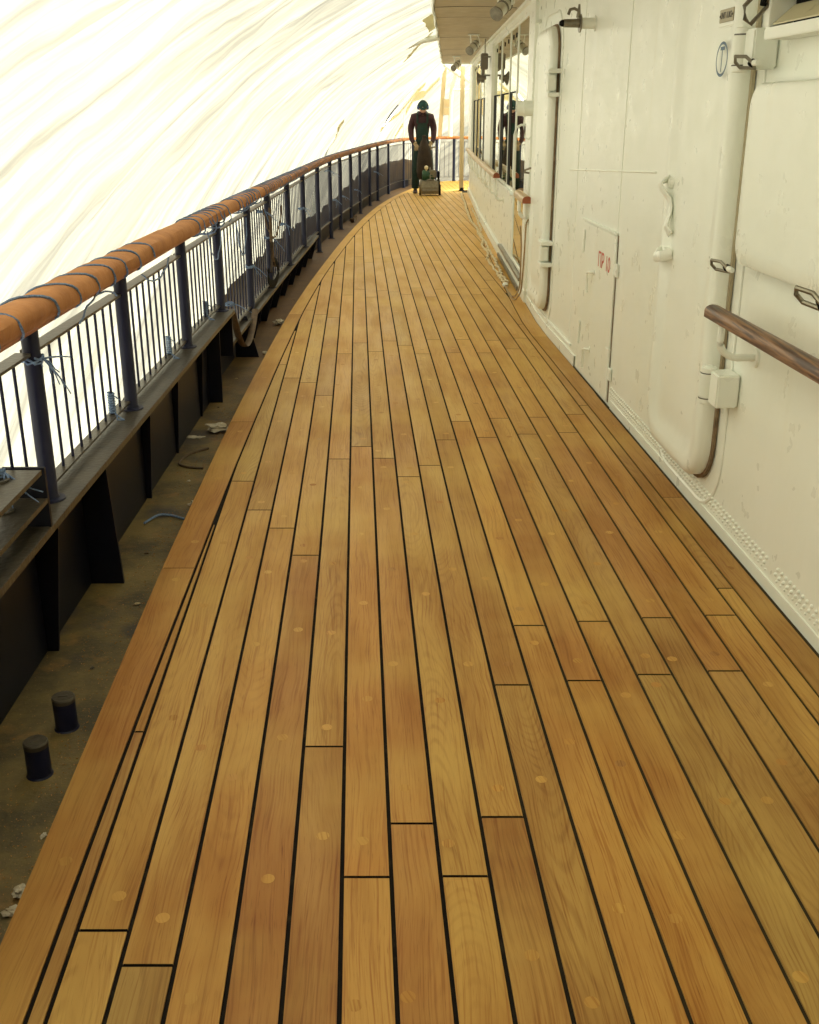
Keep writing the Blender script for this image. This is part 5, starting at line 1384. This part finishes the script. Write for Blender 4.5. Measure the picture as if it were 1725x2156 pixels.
# head, sculpted from a sphere and joined to the same mesh: bowed forward
def head_mesh(m):
    bm = bmesh.new(); bmesh.ops.create_uvsphere(bm, u_segments=28, v_segments=20, radius=1)
    rot = Matrix.Rotation(R(34), 3, 'X'); c = at(.01, -.125, 1.630)
    for v in bm.verts:
        x, y, z = v.co; fx, fy, fz = x * .078, y * .098, z * .118
        if z < 0: fx *= 1 - .30 * (-z) ** 1.5; fy *= 1 - .12 * (-z)
        if y < -.3:
            k = max(0, 1 - abs(x) / .22) * max(0, 1 - abs(z + .15) / .38); fy -= .020 * k                      # nose
            for s in (-1, 1): k = max(0, 1 - math.hypot(x - s * .38, z - .08) / .26); fy += .012 * k            # eye sockets
            k = max(0, 1 - abs(x) / .40) * max(0, 1 - abs(z + .60) / .10); fy -= .005 * k                      # lips
            k = max(0, 1 - abs(x) / .40) * max(0, 1 - abs(z + .92) / .18); fy -= .008 * k                      # chin
            k = max(0, 1 - abs(z - .28) / .14) * max(0, 1 - abs(x) / .7); fy -= .005 * k                       # brow
        v.co = rot @ Vector((fx, fy, fz)) + c
    n0 = len(m.v); bm.verts.index_update(); m.v += [v.co.copy() for v in bm.verts]
    m.f += [tuple(n0 + v.index for v in f.verts) for f in bm.faces]; m.m += [0] * len(bm.faces); bm.free()
    return c, rot
hc, hr = head_mesh(bm_)
for s in (-1, 1): bm_.lathe(hc + hr @ Vector((s * .076, .005, -.005)), (s, .2, 0), [(-.01, .014), (.004, .026), (.010, .022), (.011, .008)], 10)
bm_.build('body', SKIN, man)
m = MB()
for s in (-1, 1): m.bbox(hc + hr @ Vector((s * .030, -.0885, .004)), (.026, .006, .006), .0015, hr @ Matrix.Rotation(R(-6 * s), 3, 'Y'))
m.bbox(hc + hr @ Vector((0, -.0905, -.072)), (.040, .006, .006), .002, hr); m.build('eyes_and_mouth', mat('dark_features', (.10, .035, .025), .5), man)
m = MB()
for s in (-1, 1): m.bbox(hc + hr @ Vector((s * .031, -.094, .030)), (.030, .006, .007), .002, hr @ Matrix.Rotation(R(6 * s), 3, 'Y'))
m.lathe(hc + hr @ Vector((0, .02, -.02)), hr @ Vector((0, 0, 1)), [(-.03, .078), (.0, .085), (.04, .088), (.05, .07)], 18)
m.build('hair', mat('dark_hair', (.03, .018, .012), .7), man)
# cap with short peak and badge
m = MB(); n0 = len(m.v)
def capf(u, v):
    a = 2 * math.pi * u; ph = v * math.pi / 2
    r_ = math.cos(ph); return hc + hr @ Vector((.090 * r_ * math.cos(a), .108 * r_ * math.sin(a), (.052 + .086 * math.sin(ph) ** .9)))
m.grid(capf, 28, 8)
m.grid(lambda u, v: hc + hr @ Vector((.088 * math.cos(math.pi * (1 + u)), -.03 + (.080 + .045 * v) * math.sin(math.pi * (1 + u)), .058 - .012 * v)), 14, 3)
m.build('cap', HAT, man)
m = MB(); m.bbox(hc + hr @ Vector((-.005, -.104, .072)), (.024, .006, .016), .003, hr); m.build('cap_badge', PAPER, man)
# ear defenders
em = MB(); em.tube([hc + hr @ Vector((.100 * math.cos(a), .0, .02 + .132 * math.sin(a))) for a in [math.pi * i / 14 for i in range(15)]], .010, 8, ry=.006)
em = em.build('ear_defenders', GREEN, man)
for s in (-1, 1):
    m = MB(); m.lathe(hc + hr @ Vector((s * .078, 0, -.002)), (s, 0, 0), [(0, .036), (.006, .042), (.028, .040), (.038, .028), (.040, .006)], 16); m.build('ear_cup', MUFF, em)
# sweater
sw = [N(0, 0, .96, .138, .112), N(0, -.01, 1.14, .135, .108), N(0, -.02, 1.30, .170, .122), N(0, -.02, 1.44, .155, .105), N(0, -.055, 1.54, .085, .078), N(-.170, -.02, 1.445, .088), N(-.232, 0, 1.24, .070), N(-.212, -.13, 1.03, .050), N(-.155, -.195, .96, .042),
      N(.170, -.02, 1.445, .088), N(.232, 0, 1.24, .070), N(.222, -.13, 1.03, .050), N(.178, -.195, .965, .042)]
se = [(0, 1), (1, 2), (2, 3), (3, 4), (3, 5), (5, 6), (6, 7), (7, 8), (3, 9), (9, 10), (10, 11), (11, 12)]
m = skin('sweater', sw, se, WINE, man)
for k in range(3): m.lathe(at(0, -.062, 1.515 + .016 * k), (0, -.15, 1), [(-.012, .086 - .006 * k), (0, .092 - .008 * k), (.012, .084 - .006 * k)], 18)
m.build('sweater', WINE, man)
# overalls: trousers, bib and straps
tr_ = [N(0, 0, 1.08, .150, .128), N(0, .0, .92, .155, .130), N(-.095, 0, .84, .108), N(-.12, -.04, .50, .086), N(-.135, .01, .14, .082), N(-.137, .012, .075, .085), N(.105, .02, .84, .112), N(.150, .01, .50, .090), N(.165, .09, .14, .082), N(.167, .092, .075, .085)]
te = [(0, 1), (1, 2), (2, 3), (3, 4), (4, 5), (1, 6), (6, 7), (7, 8), (8, 9)]
m = skin('trousers', tr_, te, GREEN, man)
ov_ = m.build('overalls', GREEN, man)
m = MB(); m.grid(lambda u, v: at((-.125 + .25 * u) * (1 - .18 * v), -.150 - .012 * v + .12 * (u - .5) ** 2 * 1.8 + .0, 1.00 + .34 * v), 10, 8)
m.grid(lambda u, v: at((-.125 + .25 * u) * (1 - .18 * v), -.140 - .012 * v + .12 * (u - .5) ** 2 * 1.8 + .0, 1.00 + .34 * v), 10, 8); m.build('bib', GREEN, ov_)
for s in (-1, 1):
    m = MB(); m.tube([at(s * .095, -.162, 1.33), at(s * .10, -.158, 1.42), at(s * .10, -.118, 1.505), at(s * .09, .0, 1.555), at(s * .05, .09, 1.42)], .020, 8, ry=.006, up=Vector((0, -1, .3))); m.build('strap', GREEN, ov_)
m = MB(); m.bbox(at(0, -.166, 1.245), (.10, .004, .012), .001); m.build('bib_pocket', HAT, ov_)
# gloves: palm and five fingers each, closed on the handle bar
def glove(s, x, y, z):
    nodes = []; edges = []
    def add(p, r): nodes.append((p.x, p.y, p.z, r, r)); return len(nodes) - 1
    w0 = add(at(x + s * .02, y + .045, z + .045), .030); pm_ = add(at(x, y, z), .040); kn = add(at(x - s * .004, y - .028, z - .020), .034); edges += [(w0, pm_), (pm_, kn)]
    for k, off in enumerate((-.030, -.010, .010, .030)):
        L = (.030, .036, .034, .026)[k]
        a = add(at(x + off, y - .042, z - .030), .011); b = add(at(x + off, y - .050, z - .030 - L), .010); c = add(at(x + off + s * -.004, y - .034, z - .048 - L), .009); edges += [(kn, a), (a, b), (b, c)]
    a = add(at(x - s * .042, y - .012, z + .002), .013); b = add(at(x - s * .055, y - .034, z - .018), .011); c = add(at(x - s * .046, y - .050, z - .034), .010); edges += [(pm_, a), (a, b), (b, c)]
    m = skin('glove', nodes, edges, GLOVE, man, sub=1); m.lathe(at(x + s * .022, y + .050, z + .050), Vector((s * .3, .6, .6)), [(-.02, .036), (.02, .044)], 14)
    m.build('glove', GLOVE, man)
glove(-1, -.120, -.235, .905); glove(1, .150, -.235, .915)
for s, x, y in ((-1, -.137, -.01), (1, .167, .07)):
    m = MB(); n_ = 14
    prof = [(-.16, .032, .030), (-.13, .046, .048), (-.06, .048, .060), (.0, .044, .085), (.06, .044, .090), (.10, .036, .070)]
    k = 12; n0 = len(m.v)
    for yy, wd, ht in prof:
        for j in range(k):
            a = 2 * math.pi * j / k; m.v.append(at(x + wd * math.cos(a), y + yy, max(0.002, ht * .5 + ht * .5 * math.sin(a))))
    for i in range(len(prof) - 1):
        for j in range(k): a = n0 + i * k + j; b = n0 + i * k + (j + 1) % k; m.f.append((a, b, b + k, a + k)); m.m.append(0)
    m.f.append(tuple(n0 + j for j in reversed(range(k)))); m.m.append(0); m.f.append(tuple(n0 + (len(prof) - 1) * k + j for j in range(k))); m.m.append(0)
    m.build('boot', BOOT, man)

# ------------------------------------------------------------------ drum floor sander
SX, SY = .405, 21.75
sn = thing('floor_sander', (SX, SY, 0), 'dusty drum floor sander with green motor and tall brown dust bag on the teak deck', 'sander')
def S(x, y, z): return Vector((SX + x, SY + y, z))
sec = [(-.17, .035), (-.19, .10), (-.175, .165), (-.10, .275), (.16, .285), (.20, .22), (.20, .035)]       # (y, z) side profile
m = MB(); n0 = 0
for s in (-1, 1):
    for y, z in sec: m.v.append(S(s * .165, y, z))
k = len(sec); m.f += [tuple(range(k)), tuple(reversed(range(k, 2 * k)))] + [(i, (i + 1) % k, k + (i + 1) % k, k + i) for i in range(k)]; m.m += [0] * (k + 2)
m.build('drum_housing', SAND_B, sn, smooth=False)
for z, d in ((.095, -.192), (.118, -.190)):
    m = MB(); m.cyl(S(-.15, d, z), S(.15, d, z), .006, 8); m.build('rib', STEEL, sn)
for s in (-1, 1):
    m = MB(); m.lathe(S(s * .170, -.02, .155), (s, 0, 0), [(0, .155), (.022, .150), (.028, .12), (.028, .01)], 24)
    wb = MB(); wb.v = [v.copy() for v in m.v]; m.build('side_guard', SAND_B if s < 0 else BLACK, sn)
    m = MB(); m.lathe(S(s * .200, -.04, .105), (s, 0, 0), [(-.012, .10), (0, .104), (.012, .10)], 22); m.build('wheel', BLACK, sn)
m = MB(); m.lathe(S(-.155, .05, .375), (1, 0, 0), [(0, .07), (.012, .094), (.07, .100), (.09, .100), (.10, .088), (.20, .086), (.24, .08), (.27, .05)], 26); m.build('motor', SAND_G, sn)
m = MB(); m.bbox(S(.055, .03, .40), (.15, .13, .15), .02); m.build('gearbox', SAND_B, sn)
m = MB(); m.tube([S(-.09, -.14, .27), S(-.05, -.17, .30), S(0, -.17, .315), S(.05, -.17, .30), S(.09, -.14, .27)], .009, 8); m.tube([S(0, -.168, .31), S(0, -.13, .40)], .007, 8); m.build('lift_handle', STEEL, sn)
m = MB(); m.bbox(S(.165, .02, .36), (.045, .18, .20), .015); m.build('belt_guard', BLACK, sn)
m = MB(); m.lathe(S(-.075, -.02, .46), (0, 0, 1), [(0, .012), (.02, .014), (.035, .032), (.060, .040), (.085, .034), (.100, .014), (.104, .003)], 16); m.build('knob', ROPE, sn)
m = MB(); n_ = 26; k = 22; n0 = 0
prof = [(.26, .09, .07), (.33, .150, .10), (.45, .168, .115), (.60, .160, .115), (.75, .142, .10), (.88, .112, .085), (.98, .074, .06), (1.04, .042, .035), (1.07, .030, .026), (1.10, .048, .03), (1.12, .02, .012)]
for i, (z, rx, ry) in enumerate(prof):
    for j in range(k):
        a = 2 * math.pi * j / k; w_ = 1 + .13 * noise.noise(Vector((math.cos(a) * 1.8, math.sin(a) * 1.8, z * 2.3))) + .05 * math.sin(a * 7 + z * 4) * (z > .7)
        m.v.append(S(-.090 + .0 - .030 * (z - .26) + rx * w_ * math.cos(a), .33 - .06 * math.sin((z - .26) * 3) + ry * w_ * math.sin(a), z))
for i in range(len(prof) - 1):
    for j in range(k): a = i * k + j; b = i * k + (j + 1) % k; m.f.append((a, b, b + k, a + k)); m.m.append(0)
m.f.append(tuple(reversed(range(k)))); m.m.append(0)
bag = m.build('dust_bag', BAG, sn)
m = MB(); m.tube([S(0.02, .17, .25), S(.0, .20, .5), S(-.03, .26, .85), S(-.16, .28, .90)], .014, 8); m.tube([S(-.03, .26, .88), S(.12, .28, .90)], .014, 8); m.build('handle_bar', STEEL, sn)
m = MB(); m.tube([S(-.115 + .04 * math.cos(a), .33 + .035 * math.sin(a), 1.068) for a in [i * .5 for i in range(14)]], .005, 6); m.build('bag_tie', STRAP, sn)
floor_line('power_cord', [(.50, 22.6, .02), (.60, 23.2, .35), (.63, 23.6, .8), (.66, 24.2, 1.0)], .006, CREAM2, 'thin pale cord rising from the sander to the far rail', 'cord')

# ------------------------------------------------------------------ unseen dark sheet added behind the camera, keeps light off the near deck
m = MB(); m.grid(lambda u, v: (-1.9 + 3.3 * u, -.5 + .05 * noise.noise(Vector((u * 5, v * 4, 0))), -.9 + 3.4 * v), 20, 12)
o = m.build('light_blocker', BROWNT, recalc=False); tag(o, 'unseen dark sheet added behind the viewpoint to block light from the near deck', 'light blocker')
